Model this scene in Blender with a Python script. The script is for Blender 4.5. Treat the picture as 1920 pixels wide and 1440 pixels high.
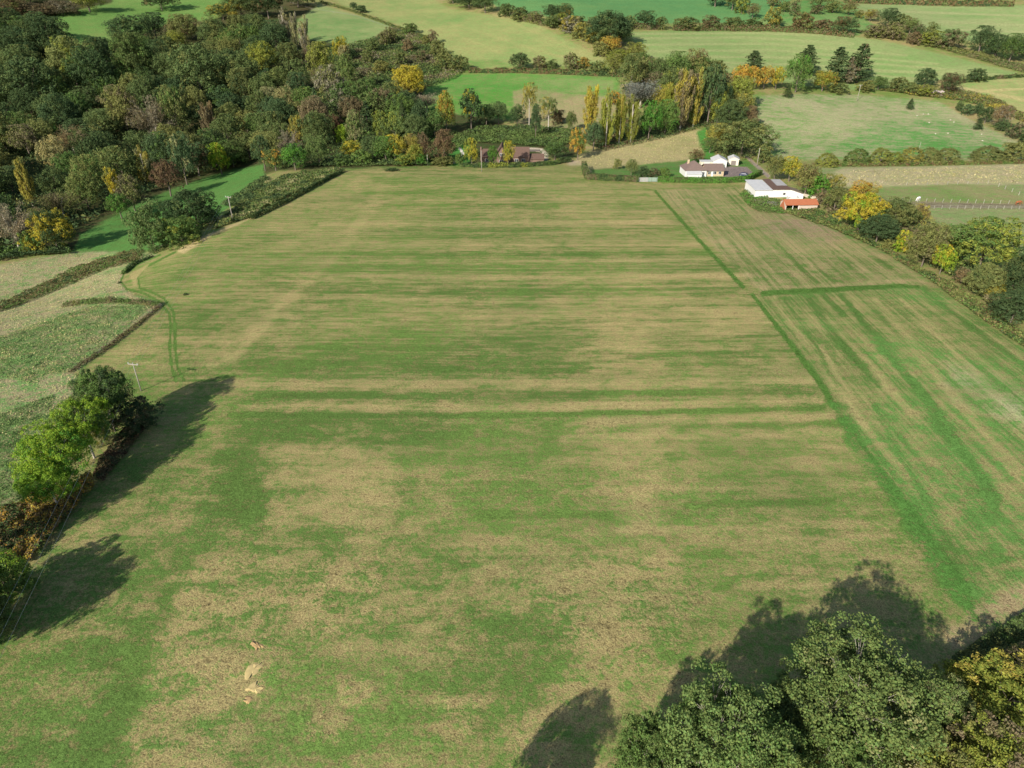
import bpy, bmesh, math, random
import numpy as np
from mathutils import Vector, Matrix
random.seed(7); R = np.random.RandomState(7)
SC = bpy.context.scene; COL = SC.collection
for o in list(bpy.data.objects): bpy.data.objects.remove(o)

# ------------------------------------------------------------------ camera, sky, sun, exposure
CAMZ = 65.0; PITCH = math.radians(30.0); F = 1280.0      # F = focal length in 1920-wide pixels
cam = bpy.data.objects.new('camera', bpy.data.cameras.new('camera')); COL.objects.link(cam)
cam.location = (0, 0, CAMZ); cam.rotation_euler = (math.radians(90) - PITCH, 0, 0)
cam.data.sensor_width = 36.0; cam.data.lens = 36.0 * F / 1920.0
cam.data.clip_start = 0.5; cam.data.clip_end = 6000
SC.camera = cam
SUN_AZ = math.radians(216)      # compass-like: direction TO the sun measured from +y clockwise
SUN_EL = math.radians(28.5)
sd = Vector((math.sin(SUN_AZ)*math.cos(SUN_EL), math.cos(SUN_AZ)*math.cos(SUN_EL), math.sin(SUN_EL)))
sl = bpy.data.lights.new('sun', 'SUN'); sl.energy = 4.7; sl.angle = math.radians(0.6); sl.color = (1.0, 0.93, 0.82)
sun = bpy.data.objects.new('sun', sl); COL.objects.link(sun)
sun.rotation_euler = (-sd).to_track_quat('-Z', 'Y').to_euler()
w = bpy.data.worlds.new('World'); SC.world = w; w.use_nodes = True
nt = w.node_tree; nt.nodes.clear()
sky = nt.nodes.new('ShaderNodeTexSky'); sky.sky_type = 'NISHITA'; sky.sun_disc = False
sky.sun_elevation = SUN_EL; sky.sun_rotation = SUN_AZ
sky.air_density = 1.0; sky.dust_density = 1.0
bg = nt.nodes.new('ShaderNodeBackground'); bg.inputs['Strength'].default_value = 0.095
wo = nt.nodes.new('ShaderNodeOutputWorld')
nt.links.new(sky.outputs[0], bg.inputs[0]); nt.links.new(bg.outputs[0], wo.inputs[0])
SC.view_settings.view_transform = 'Standard'; SC.view_settings.look = 'None'
SC.view_settings.exposure = 0.50; SC.view_settings.gamma = 1.0
SC.view_settings.use_curve_mapping = False
SC.cycles.max_bounces = 6; SC.cycles.diffuse_bounces = 3; SC.cycles.transparent_max_bounces = 6

# ------------------------------------------------------------------ terrain shape
def S(t):
    t = np.clip(t, 0, 1); return t*t*(3-2*t)
_ty = np.arange(-400, 3001, 1.0)
_tz = np.interp(_ty, [-400, 0, 240, 285, 310, 345, 380, 440, 520, 600, 700, 900, 1300, 3000],
                     [-4, 0, 0, 0, -1.5, .5, 5, 14.5, 31, 46, 60, 74, 84, 90])
_k = np.hanning(61); _k /= _k.sum()
_tz = np.convolve(np.pad(_tz, 30, mode='edge'), _k, mode='valid')
def hz(x, y):
    x = np.asarray(x, float); y = np.asarray(y, float)
    z = np.interp(y, _ty, _tz)
    z = z - 10.5*S((-x-84)/60)*S((y-115)/70)*(1-S((y-340)/130))
    z = z + 0.35*np.sin(x*.045+1.3)*np.sin(y*.03+.4) + S((y-330)/100)*(2.5*np.sin(x*.013+.8)+1.6*np.sin(x*.03+y*.011))
    return z
CP, SP = math.cos(PITCH), math.sin(PITCH)
def project(x, y, z):
    dz = z-CAMZ; d = y*CP - dz*SP; u = y*SP + dz*CP
    d = np.where(d > 1, d, 1)
    return 960+F*x/d, 720-F*u/d, d
def rays(px, py):
    px = np.atleast_1d(np.asarray(px, float)); py = np.atleast_1d(np.asarray(py, float))
    a = (px-960)/F; b = (720-py)/F
    return a, CP+b*SP, -SP+b*CP          # unit depth
def ground(px, py):
    dx, dy, dz = rays(px, py)
    ts = np.concatenate([np.arange(20, 900, 2.0), np.arange(900, 2600, 8.0)])
    X = dx[:, None]*ts; Y = dy[:, None]*ts; Z = CAMZ+dz[:, None]*ts
    below = Z < hz(X, Y)
    i = np.argmax(below, 1); i = np.where(below.any(1), i, len(ts)-1); i = np.maximum(i, 1)
    lo = ts[i-1]; hi = ts[i]
    for _ in range(14):
        m = (lo+hi)/2; b = (CAMZ+dz*m) < hz(dx*m, dy*m)
        hi = np.where(b, m, hi); lo = np.where(b, lo, m)
    t = (lo+hi)/2
    return dx*t, dy*t, hz(dx*t, dy*t), t
def G(px, py):
    x, y, z, t = ground(px, py); return float(x[0]), float(y[0]), float(z[0]), float(t[0])
def vnoise(x, y, seed=0, oct=3):
    out = np.zeros_like(x, dtype=float); amp = 1; tot = 0
    for o in range(oct):
        xi = np.floor(x).astype(np.int64); yi = np.floor(y).astype(np.int64); fx = S(x-xi); fy = S(y-yi)
        def h(a, b):
            n = (a*374761393 + b*668265263 + (seed+o*17)*974711) & 0xffffffff
            n = ((n ^ (n >> 13))*1274126177) & 0xffffffff
            return ((n ^ (n >> 16)) & 0xffff)/65535.0
        v = (h(xi, yi)*(1-fx)+h(xi+1, yi)*fx)*(1-fy)+(h(xi, yi+1)*(1-fx)+h(xi+1, yi+1)*fx)*fy
        out += v*amp; tot += amp; amp *= .5; x = x*2.03+5; y = y*2.03+9
    return out/tot

# ------------------------------------------------------------------ materials
def newmat(name):
    m = bpy.data.materials.new(name); m.use_nodes = True; n = m.node_tree; n.nodes.clear()
    out = n.nodes.new('ShaderNodeOutputMaterial'); return m, n, out
def N(n, t, **kw):
    d = n.nodes.new(t)
    for k, v in kw.items(): setattr(d, k, v)
    return d
def M2(n, op, a, b, c=None, clamp=False):
    d = n.nodes.new('ShaderNodeMath'); d.operation = op; d.use_clamp = clamp
    for i, v in enumerate([a, b, c]):
        if v is None: continue
        if isinstance(v, (int, float)): d.inputs[i].default_value = v
        else: n.links.new(v, d.inputs[i])
    return d.outputs[0]
_mc = {}
def simple(name, col, rough=.7, var=.12, scale=3.0, metal=0, spec=.3, bump=0.0):
    if name in _mc: return _mc[name]
    m, n, out = newmat(name)
    b = N(n, 'ShaderNodeBsdfPrincipled'); b.inputs['Roughness'].default_value = rough; b.inputs['Metallic'].default_value = metal
    b.inputs['Specular IOR Level'].default_value = spec
    tc = N(n, 'ShaderNodeTexCoord'); no = N(n, 'ShaderNodeTexNoise'); no.inputs['Scale'].default_value = scale; no.inputs['Detail'].default_value = 5
    n.links.new(tc.outputs['Object'], no.inputs['Vector'])
    hs = N(n, 'ShaderNodeHueSaturation'); hs.inputs['Color'].default_value = (*col, 1)
    v = M2(n, 'MULTIPLY_ADD', no.outputs[0], var*4, 1-var*2); n.links.new(v, hs.inputs['Value'])
    n.links.new(hs.outputs[0], b.inputs['Base Color'])
    if bump:
        bp = N(n, 'ShaderNodeBump'); bp.inputs['Strength'].default_value = bump; n.links.new(no.outputs[0], bp.inputs['Height']); n.links.new(bp.outputs[0], b.inputs['Normal'])
    n.links.new(b.outputs[0], out.inputs[0]); _mc[name] = m; return m

def ground_material():
    m, n, out = newmat('grassland')
    L = n.links.new
    def attr(a):
        d = N(n, 'ShaderNodeAttribute'); d.attribute_name = a; return d
    ca, cb, mk = attr('ca'), attr('cb'), attr('mk')
    sp = N(n, 'ShaderNodeSeparateColor'); L(mk.outputs['Color'], sp.inputs[0])
    g, sx, sy, rough = sp.outputs[0], sp.outputs[1], sp.outputs[2], mk.outputs['Alpha']
    geo = N(n, 'ShaderNodeNewGeometry')
    def noise(sc3, scale, det, rot=0.0, rg=.55, dist=0.0):
        mp = N(n, 'ShaderNodeMapping'); mp.inputs['Scale'].default_value = sc3; mp.inputs['Rotation'].default_value = (0, 0, rot)
        L(geo.outputs['Position'], mp.inputs[0])
        t = N(n, 'ShaderNodeTexNoise'); t.inputs['Scale'].default_value = scale; t.inputs['Detail'].default_value = det
        t.inputs['Roughness'].default_value = rg; t.inputs['Distortion'].default_value = dist
        L(mp.outputs[0], t.inputs['Vector']); return t.outputs[0]
    nx = noise((.022, .42, .0), 1, 4, rg=.6); nx2 = noise((.07, 1.7, 0), 1, 3)
    ny = noise((.42, .022, .0), 1, 4, rg=.6); ny2 = noise((1.7, .07, 0), 1, 3)
    ns = noise((.16, .75, 0), 1, 4, rg=.65); nlx = noise((.007, .62, 0), 1, 2, rg=.8); nly = noise((.62, .007, 0), 1, 2, rg=.8); tb = noise((.5, 1, 1), .28, 5, rg=.75, dist=.5); npt = noise((.06, .06, .06), 1, 4, rg=.6); nf = noise((1, 1, 1), 2.3, 4, rg=.75); nf2 = noise((1, 1, 1), .55, 4, rg=.65)
    tex = noise((1, 1, 1), 6.0, 3, rg=.8)
    tus = noise((1, .8, 1), .9, 5, rg=.72, dist=.6)
    def c(v, k): return M2(n, 'MULTIPLY', M2(n, 'SUBTRACT', v, .5), k)
    sx_t = M2(n, 'MULTIPLY', sx, M2(n, 'ADD', c(nx, 5.5), c(nx2, 6.5)))
    sy_t = M2(n, 'MULTIPLY', sy, M2(n, 'ADD', c(ny, 5.5), c(ny2, 7.0)))
    fine = M2(n, 'ADD', c(nf, 4.2), c(nf2, 3.4))
    fac = M2(n, 'ADD', g, M2(n, 'ADD', sx_t, sy_t))
    fac = M2(n, 'ADD', fac, c(npt, 1.7)); fac = M2(n, 'ADD', fac, fine); fac = M2(n, 'ADD', fac, M2(n, 'ADD', M2(n, 'MULTIPLY', sx, M2(n, 'ADD', c(ns, 11.0), c(nlx, 9.0))), M2(n, 'MULTIPLY', sy, c(nly, 9.0))))
    fac = M2(n, 'ADD', fac, M2(n, 'MULTIPLY', rough, c(tus, 8)))
    fac = M2(n, 'ADD', fac, M2(n, 'MULTIPLY', rough, M2(n, 'ADD', c(tb, 9), c(nf, 5))))
    fac = M2(n, 'ADD', fac, c(tb, 3.2))
    fac = M2(n, 'MULTIPLY_ADD', fac, .52, .24, clamp=True)
    mx = N(n, 'ShaderNodeMix', data_type='RGBA'); L(fac, mx.inputs[0]); L(ca.outputs['Color'], mx.inputs[6]); L(cb.outputs['Color'], mx.inputs[7])
    # speckle of tone: blades, dead stalks, droppings
    val = M2(n, 'ADD', 1.0, M2(n, 'ADD', c(tex, 2.6), M2(n, 'ADD', c(nf, 1.9), c(nf2, 1.0))))
    val = M2(n, 'ADD', val, M2(n, 'ADD', c(tb, .45), M2(n, 'MULTIPLY', rough, M2(n, 'ADD', c(tus, 1.2), c(tb, .7)))))
    hs = N(n, 'ShaderNodeHueSaturation'); L(mx.outputs[2], hs.inputs['Color']); L(val, hs.inputs['Value'])
    b = N(n, 'ShaderNodeBsdfDiffuse'); L(hs.outputs[0], b.inputs[0])
    bp = N(n, 'ShaderNodeBump'); bp.inputs['Distance'].default_value = .35
    hgt = M2(n, 'ADD', M2(n, 'MULTIPLY', tex, .35), M2(n, 'ADD', M2(n, 'MULTIPLY', nf, .6), M2(n, 'MULTIPLY', M2(n, 'MULTIPLY', tus, rough), 1.6)))
    L(hgt, bp.inputs['Height']); bp.inputs['Strength'].default_value = .55; L(bp.outputs[0], b.inputs['Normal'])
    L(b.outputs[0], out.inputs[0]); return m
MG = ground_material()

def leaf_material(name, objcol):
    m, n, out = newmat(name); L = n.links.new
    at = N(n, 'ShaderNodeAttribute'); at.attribute_name = 'tint'
    if objcol:
        oi = N(n, 'ShaderNodeObjectInfo'); ac = N(n, 'ShaderNodeAttribute'); ac.attribute_type = 'OBJECT'; ac.attribute_name = 'accent'
        am = N(n, 'ShaderNodeAttribute'); am.attribute_type = 'OBJECT'; am.attribute_name = 'accent_amount'
        sp = N(n, 'ShaderNodeSeparateColor'); L(at.outputs['Color'], sp.inputs[0])
        # G of the attribute = clump random; accent where it is below the amount
        d = M2(n, 'SUBTRACT', am.outputs['Fac'], sp.outputs[1]); f = M2(n, 'MULTIPLY_ADD', d, 5.0, .5, clamp=True)
        mx = N(n, 'ShaderNodeMix', data_type='RGBA'); L(f, mx.inputs[0]); L(oi.outputs['Color'], mx.inputs[6]); L(ac.outputs['Color'], mx.inputs[7])
        hs = N(n, 'ShaderNodeHueSaturation'); L(mx.outputs[2], hs.inputs['Color']); L(M2(n, 'MULTIPLY_ADD', sp.outputs[0], 1.0, .5), hs.inputs['Value'])
        L(M2(n, 'MULTIPLY_ADD', sp.outputs[2], .05, .475), hs.inputs['Hue']); col = hs.outputs[0]
    else: col = at.outputs['Color']
    d = N(n, 'ShaderNodeBsdfDiffuse'); t = N(n, 'ShaderNodeBsdfTranslucent'); L(col, d.inputs[0]); L(col, t.inputs[0])
    ms = N(n, 'ShaderNodeMixShader'); ms.inputs[0].default_value = .22; L(d.outputs[0], ms.inputs[1]); L(t.outputs[0], ms.inputs[2])
    L(ms.outputs[0], out.inputs[0]); return m
ML = leaf_material('foliage', True); MM = leaf_material('undergrowth_foliage', False)
BARK = simple('bark_grey_brown', (.16, .13, .10), .9, .2, 4); BARKP = simple('bark_pale', (.42, .38, .31), .85, .15, 4)

# ------------------------------------------------------------------ object helpers
def link(name, me, parent=None, mat=None):
    o = bpy.data.objects.new(name, me); COL.objects.link(o)
    if parent: o.parent = parent
    if mat: me.materials.append(mat)
    return o
USED = {}
def tag(o, label=None, cat=None, group=None, kind=None):
    if label: o['label'] = label
    if cat: o['category'] = cat
    if group: o['group'] = group
    if kind: o['kind'] = kind
    return o
def empty(name, loc, rz=0, label=None, cat=None, group=None):
    o = bpy.data.objects.new(name, None); COL.objects.link(o); o.location = loc; o.rotation_euler = (0, 0, rz); o.empty_display_size = .5
    return tag(o, label, cat, group)
def qmesh(name, V, quads=None, tris=None, smooth=False):
    me = bpy.data.meshes.new(name); V = np.asarray(V, np.float32)
    me.vertices.add(len(V)); me.vertices.foreach_set('co', V.ravel())
    fs = []; tot = []
    if quads is not None and len(quads): fs.append(np.asarray(quads, np.int32).ravel()); tot.append(np.full(len(quads), 4))
    if tris is not None and len(tris): fs.append(np.asarray(tris, np.int32).ravel()); tot.append(np.full(len(tris), 3))
    li = np.concatenate(fs); tt = np.concatenate(tot).astype(np.int32)
    me.loops.add(len(li)); me.loops.foreach_set('vertex_index', li)
    st = np.concatenate([[0], np.cumsum(tt)[:-1]]).astype(np.int32)
    me.polygons.add(len(tt)); me.polygons.foreach_set('loop_start', st); me.polygons.foreach_set('loop_total', tt)
    if smooth: me.polygons.foreach_set('use_smooth', np.ones(len(tt), bool))
    me.update(calc_edges=True); return me
def setcol(me, name, C):
    a = me.attributes.new(name, 'FLOAT_COLOR', 'POINT'); a.data.foreach_set('color', np.asarray(C, np.float32).ravel())
def norm(v): return v/np.maximum(np.linalg.norm(v, axis=1, keepdims=True), 1e-6)
def leaf_mesh(name, C, Nn, size, aspect, tint, along=None):
    n = len(C); Nn = norm(Nn)
    t = along if along is not None else R.normal(size=(n, 3))
    t = t - (t*Nn).sum(1, keepdims=True)*Nn; t = norm(t); b = np.cross(Nn, t)
    s = np.asarray(size).reshape(-1, 1)
    V = np.stack([C+t*s, C+b*s*aspect+Nn*s*.15, C-t*s, C-b*s*aspect-Nn*s*.1], 1).reshape(-1, 3)
    me = qmesh(name, V, np.arange(4*n).reshape(n, 4))
    setcol(me, 'tint', np.repeat(tint, 4, 0)); return me
def sph(n):
    return norm(R.normal(size=(n, 3)))

class MB:                                   # small collector of boxes, prisms and tubes
    def __init__(s): s.V = []; s.F = []
    def poly(s, vs, fs):
        k = len(s.V); s.V += [tuple(v) for v in vs]; s.F += [tuple(i+k for i in f) for f in fs]; return s
    def box(s, x0, x1, y0, y1, z0, z1):
        return s.poly([(x0,y0,z0),(x1,y0,z0),(x1,y1,z0),(x0,y1,z0),(x0,y0,z1),(x1,y0,z1),(x1,y1,z1),(x0,y1,z1)],
                      [(0,3,2,1),(4,5,6,7),(0,1,5,4),(1,2,6,5),(2,3,7,6),(3,0,4,7)])
    def gable(s, x0, x1, y0, y1, z0, h, t=.18, axis='x', o=.35):      # two thick roof slopes
        if axis == 'x':
            x0 -= o*.6; x1 += o*.6; ym = (y0+y1)/2; zo = z0-o*h/(ym-y0)
            for a, b in ((y0-o, ym), (y1+o, ym)):
                s.poly([(x0,a,zo),(x1,a,zo),(x1,b,z0+h),(x0,b,z0+h),(x0,a,zo+t),(x1,a,zo+t),(x1,b,z0+h+t),(x0,b,z0+h+t)],
                       [(0,3,2,1),(4,5,6,7),(0,1,5,4),(1,2,6,5),(2,3,7,6),(3,0,4,7)])
        else:
            y0 -= o*.6; y1 += o*.6; xm = (x0+x1)/2; zo = z0-o*h/(xm-x0)
            for a, b in ((x0-o, xm), (x1+o, xm)):
                s.poly([(a,y0,zo),(a,y1,zo),(b,y1,z0+h),(b,y0,z0+h),(a,y0,zo+t),(a,y1,zo+t),(b,y1,z0+h+t),(b,y0,z0+h+t)],
                       [(0,3,2,1),(4,5,6,7),(0,1,5,4),(1,2,6,5),(2,3,7,6),(3,0,4,7)])
        return s
    def hip(s, x0, x1, y0, y1, z0, h, ridge=None, o=.4):
        x0 -= o; x1 += o; y0 -= o; y1 += o; w = x1-x0; d = y1-y0; xm = (x0+x1)/2; ym = (y0+y1)/2
        if w >= d: r = (w-d)/2+.15; a = (xm-r, ym, z0+h); b = (xm+r, ym, z0+h)
        else: r = (d-w)/2+.15; a = (xm, ym-r, z0+h); b = (xm, ym+r, z0+h)
        vs = [(x0,y0,z0),(x1,y0,z0),(x1,y1,z0),(x0,y1,z0), a, b]
        fs = [(0,1,5,4),(1,2,5),(2,3,4,5),(3,0,4)] if w >= d else [(0,1,4),(1,2,5,4),(2,3,5),(3,0,4,5)]
        return s.poly(vs, fs+[(3,2,1,0)])
    def gend(s, x0, x1, y0, y1, z0, h, axis='x'):                      # gable end walls
        if axis == 'x':
            ym = (y0+y1)/2
            for x in (x0, x1-.2): s.poly([(x,y0,z0),(x,y1,z0),(x,ym,z0+h),(x+.2,y0,z0),(x+.2,y1,z0),(x+.2,ym,z0+h)], [(0,2,1),(3,4,5),(0,1,4,3),(1,2,5,4),(2,0,3,5)])
        else:
            xm = (x0+x1)/2
            for y in (y0, y1-.2): s.poly([(x0,y,z0),(x1,y,z0),(xm,y,z0+h),(x0,y+.2,z0),(x1,y+.2,z0),(xm,y+.2,z0+h)], [(0,1,2),(3,5,4),(0,3,4,1),(1,4,5,2),(2,5,3,0)])
        return s
    def tube(s, pts, rad, n=6):
        P = [Vector(p) for p in pts]; k = len(s.V)
        for i, p in enumerate(P):
            d = (P[min(i+1, len(P)-1)]-P[max(i-1, 0)]).normalized()
            a = d.cross(Vector((0, 0, 1))) if abs(d.z) < .95 else d.cross(Vector((1, 0, 0)))
            a.normalize(); b = d.cross(a); r = rad[i] if hasattr(rad, '__len__') else rad
            for j in range(n):
                an = 2*math.pi*j/n; s.V.append(tuple(p+(a*math.cos(an)+b*math.sin(an))*r))
        for i in range(len(P)-1):
            for j in range(n):
                q = (j+1) % n; s.F.append((k+i*n+j, k+i*n+q, k+(i+1)*n+q, k+(i+1)*n+j))
        s.F.append(tuple(k+j for j in range(n))[::-1]); s.F.append(tuple(k+(len(P)-1)*n+j for j in range(n)))
        return s
    def mesh(s, name, mat=None, smooth=False):
        me = bpy.data.meshes.new(name); me.from_pydata(s.V, [], s.F); me.update()
        if smooth: me.polygons.foreach_set('use_smooth', [True]*len(me.polygons))
        if mat: me.materials.append(mat)
        return me
    def build(s, name, mat, parent=None, smooth=False): return link(name, s.mesh(name, mat, smooth), parent)

# ------------------------------------------------------------------ the ground sheet
def make_ground():
    ys = [-60.0]; 
    while ys[-1] < 2600:
        y = ys[-1]; d = max(y, 15)*CP+32
        st = max(.5, min(2.6*d*d/(F*65), 1.5)) if y < 720 else (y-700)*.03+1.5
        if y < 15: st = 4
        ys.append(y+st)
    ys = np.array(ys)
    cols = np.concatenate([np.linspace(-2600, -80, 50)[:-1], np.arange(-80, 2001, 2.6), np.linspace(2000, 4500, 50)[1:]])
    dep = np.maximum(ys, 10)*CP+32
    X = (cols[None, :]-960)/F*dep[:, None]; Y = np.repeat(ys[:, None], len(cols), 1)
    Z = hz(X, Y); nr, nc = X.shape
    x, y, z = X.ravel(), Y.ravel(), Z.ravel()
    px, py, dd = project(x, y, z)
    # ragged edges come from a jitter in metres, turned into the same units as the outlines
    jx = (vnoise(x*.35, y*.35, 3)-.5)*2; jy = (vnoise(x*.35, y*.35, 9)-.5)*2
    sc = F/np.maximum(dd, 30)
    def mask(pts, feather=4.0, jit=1.0):
        pts = np.array(pts, float); X1 = px+jx*sc*jit; Y1 = py+jy*sc*jit*.4
        x0, y0 = pts.min(0)-feather*2-8; x1, y1 = pts.max(0)+feather*2+8
        idx = np.where((X1 > x0) & (X1 < x1) & (Y1 > y0) & (Y1 < y1) & (y > 5))[0]
        out = np.zeros(len(x))
        if not len(idx): return out
        a = X1[idx]; b = Y1[idx]; ins = np.zeros(len(idx), bool); dist = np.full(len(idx), 1e9)
        for i in range(len(pts)):
            p, q = pts[i], pts[(i+1) % len(pts)]
            c = ((p[1] > b) != (q[1] > b)); t = (b-p[1])/((q[1]-p[1]) if q[1] != p[1] else 1e-9)
            ins ^= c & (a < p[0]+t*(q[0]-p[0]))
            e = q-p; l2 = max(e@e, 1e-9); u = np.clip(((a-p[0])*e[0]+(b-p[1])*e[1])/l2, 0, 1)
            dist = np.minimum(dist, np.hypot(a-p[0]-u*e[0], b-p[1]-u*e[1]))
        sdist = np.where(ins, dist, -dist)
        out[idx] = S(sdist/max(feather, .1)*.5+.5); return out
    def stroke(pts, wid, feather=.4, jit=.3):      # pts with per-point width
        pts = np.array(pts, float); out = np.zeros(len(x)); W = np.array(wid if hasattr(wid, '__len__') else [wid]*len(pts), float)
        X1 = px+jx*sc*jit; Y1 = py+jy*sc*jit*.3
        for i in range(len(pts)-1):
            p, q = pts[i], pts[i+1]; m = max(W[i], W[i+1])*2+4
            idx = np.where((X1 > min(p[0], q[0])-m) & (X1 < max(p[0], q[0])+m) & (Y1 > min(p[1], q[1])-m) & (Y1 < max(p[1], q[1])+m) & (y > 5))[0]
            if not len(idx): continue
            a = X1[idx]; b = Y1[idx]; e = q-p; l2 = max(e@e, 1e-9); u = np.clip(((a-p[0])*e[0]+(b-p[1])*e[1])/l2, 0, 1)
            d = np.hypot(a-p[0]-u*e[0], b-p[1]-u*e[1]); ww = (W[i]+(W[i+1]-W[i])*u)/2
            out[idx] = np.maximum(out[idx], 1-S((d-ww*(1-feather))/(ww*2*feather)))
        return out
    n = len(x)
    CA = np.tile([.34, .27, .125], (n, 1)); CB = np.tile([.125, .20, .045], (n, 1)); MK = np.zeros((n, 4)); RG = np.zeros(n, int)
    MK[:, 0] = .55
    def area(pts, rid=None, a=None, b=None, g=None, sx=None, sy=None, rough=None, feather=3, jit=.8):
        m = mask(pts, feather, jit)
        if rid is not None: RG[m > .5] = rid
        for arr, v in ((CA, a), (CB, b)):
            if v is not None: arr[:] = arr*(1-m[:, None])+np.array(v)*m[:, None]
        for k, v in ((0, g), (1, sx), (2, sy), (3, rough)):
            if v is not None: MK[:, k] = MK[:, k]*(1-m)+v*m
        return m
    def paint(m, g=None, dg=None, a=None, b=None, rid=None, rough=None):
        if g is not None: MK[:, 0] = MK[:, 0]*(1-m)+g*m
        if dg is not None: MK[:, 0] += dg*m
        for arr, v in ((CA, a), (CB, b)):
            if v is not None: arr[:] = arr*(1-m[:, None])+np.array(v)*m[:, None]
        if rough is not None: MK[:, 3] = MK[:, 3]*(1-m)+rough*m
        if rid is not None: RG[m > .5] = rid
    TAN = [.395, .32, .14]; STRAW = [.46, .37, .18]; GRN = [.10, .175, .035]; BRI = [.115, .225, .055]; PALEG = [.24, .29, .12]
    # default beyond everything: rough pasture / wood floor
    MK[:, 3] = .3
    # hill side fields ------------------------------------------------------
    DK = [.03, .04, .015]
    area([(-900,520),(0,480),(140,470),(330,380),(520,320),(800,312),(1100,290),(1080,250),(1000,250),(800,190),(850,100),(700,50),(560,0),(400,-200),(-900,-200)], 1, [.10,.08,.04], [.05,.075,.025], g=.6, rough=.5)  # wood floor
    area([(90,30),(210,5),(230,-60),(520,-60),(430,20),(400,40),(330,38),(250,70),(150,92)], 2, [.20,.27,.08], BRI, g=.72, rough=.05, sx=.05)
    area([(545,70),(560,35),(600,8),(640,20),(745,50),(720,66),(690,80),(655,84),(590,76)], 3, [.26,.30,.12], [.13,.22,.07], g=.45, rough=.3)
    area([(560,-60),(800,-10),(840,15),(1000,42),(1150,118),(1130,128),(1010,122),(900,128),(830,95),(790,68),(730,40),(640,8)], 4, [.31,.31,.12], [.165,.26,.08], g=.40, rough=.05, sx=.06)
    area([(870,112),(930,112),(960,122),(900,128)], None, g=1.0, b=BRI)
    for q in ([(700,0),(900,60),(1060,110)], [(860,0),(980,50),(1120,112)], [(640,0),(800,45),(930,95)]):
        paint(stroke(q, [3,4,6], .6, .5), dg=-.3)
    area([(840,-60),(1560,-60),(1470,10),(1415,46),(1300,42),(1200,48),(1080,40),(960,20),(930,12)], 2, [.15,.27,.09], [.095,.225,.08], g=.85, rough=.0, sx=.03)
    area([(1415,46),(1470,12),(1540,-10),(1600,10),(1640,50),(1610,66),(1520,60)], 5, [.22,.28,.1], [.09,.22,.06], g=.6, rough=.3)
    area([(1560,8),(1700,6),(1930,10),(2200,10),(2200,90),(1930,92),(1780,72),(1700,48),(1620,20)], 4, [.29,.32,.14], [.18,.28,.095], g=.45, sx=.18, rough=.0)
    area([(1175,60),(1300,56),(1440,58),(1560,62),(1650,75),(1760,100),(1905,136),(1905,142),(1800,145),(1760,152),(1700,168),(1560,170),(1400,140),(1320,132),(1260,118),(1210,104)], 4, [.27,.31,.125], [.17,.27,.085], g=.45, sx=.08, rough=.0)
    area([(780,200),(800,165),(830,140),(960,136),(1160,144),(1170,205),(1100,230),(960,225),(860,215)], 2, [.22,.27,.09], [.075,.22,.04], g=.8, rough=.05)
    area([(800,195),(860,175),(960,170),(1100,178),(1165,180),(1165,215),(960,215),(800,215)], None, b=[.07,.22,.035], g=.85)
    area([(1000,150),(1100,146),(1150,152),(1150,168),(1060,176),(980,168)], None, a=[.23,.27,.1], g=.35)
    area([(960,172),(990,163),(1060,176),(1170,182),(1170,215),(1090,250),(1040,262),(970,245)], 6, [.33,.27,.14], [.16,.21,.07], g=.35, rough=.3, sy=.1)
    area([(1405,180),(1500,176),(1620,178),(1760,190),(1820,225),(1930,275),(2200,330),(2200,312),(1900,300),(1440,300),(1400,262),(1400,220)], 5, [.37,.35,.19], [.12,.23,.06], g=.45, rough=.6)
    area([(1420,180),(1650,185),(1720,205),(1600,230),(1540,290),(1440,285),(1410,240)], None, g=.30, feather=25)
    area([(1640,230),(1760,215),(1920,280),(1900,300),(1660,290),(1560,280)], None, g=1.0, b=[.09,.24,.055], feather=14)
    area([(1790,155),(1900,145),(2200,140),(2200,215),(1930,212),(1830,186),(1800,178)], 4, [.38,.34,.15], [.17,.27,.08], g=.5, sx=.15, rough=.0)
    area([(1440,312),(1900,300),(2300,310),(2300,440),(1930,480),(1700,400),(1560,330)], 5, [.33,.31,.15], [.16,.25,.08], g=.5, rough=.4)
    area([(1580,316),(1930,308),(2200,310),(2200,345),(1820,346),(1560,352),(1540,335)], 6, [.47,.40,.24], [.28,.30,.12], g=.15, rough=.5)
    area([(1620,352),(1800,345),(1880,350),(1925,375),(1925,388),(1720,378),(1640,372)], 5, [.33,.28,.14], [.14,.24,.06], g=.65, rough=.1)
    area([(1830,345),(1880,350),(1925,372),(1925,382),(1880,378),(1800,362),(1760,350)], None, g=.15, feather=8)
    paint(mask([(1640,372),(1700,378),(1925,383),(1925,391),(1720,390),(1660,386)], 2, .2), g=-1.2, a=[.22,.19,.12], rid=7)
    area([(1075,305),(1090,288),(1200,262),(1310,243),(1325,285),(1290,300),(1190,312),(1110,318)], 6, [.42,.35,.18], [.24,.25,.1], g=.2, rough=.3)
    area([(1305,246),(1325,240),(1335,258),(1340,290),(1322,298)], 2, BRI, [.07,.24,.045], g=.9, rough=0)
    area([(1180,312),(1290,300),(1340,292),(1345,318),(1290,330),(1190,330)], 2, BRI, [.07,.2,.04], g=.8, rough=.2)
    # garden round the right house, lawn, yard, lane
    area([(1100,318),(1190,312),(1290,304),(1400,300),(1430,325),(1400,342),(1105,340)], 8, [.2,.22,.09], [.075,.19,.04], g=.8, rough=.1)
    paint(mask([(1352,318),(1362,312),(1400,313),(1418,330),(1396,332),(1356,332)], .8, .05), g=-3, a=[.23,.185,.165], rid=9, rough=0)
    paint(stroke([(1395,288),(1412,305),(1440,330)], [4,5,6], .2, .2), g=-3, a=[.30,.25,.2], rid=9, rough=0)
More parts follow.
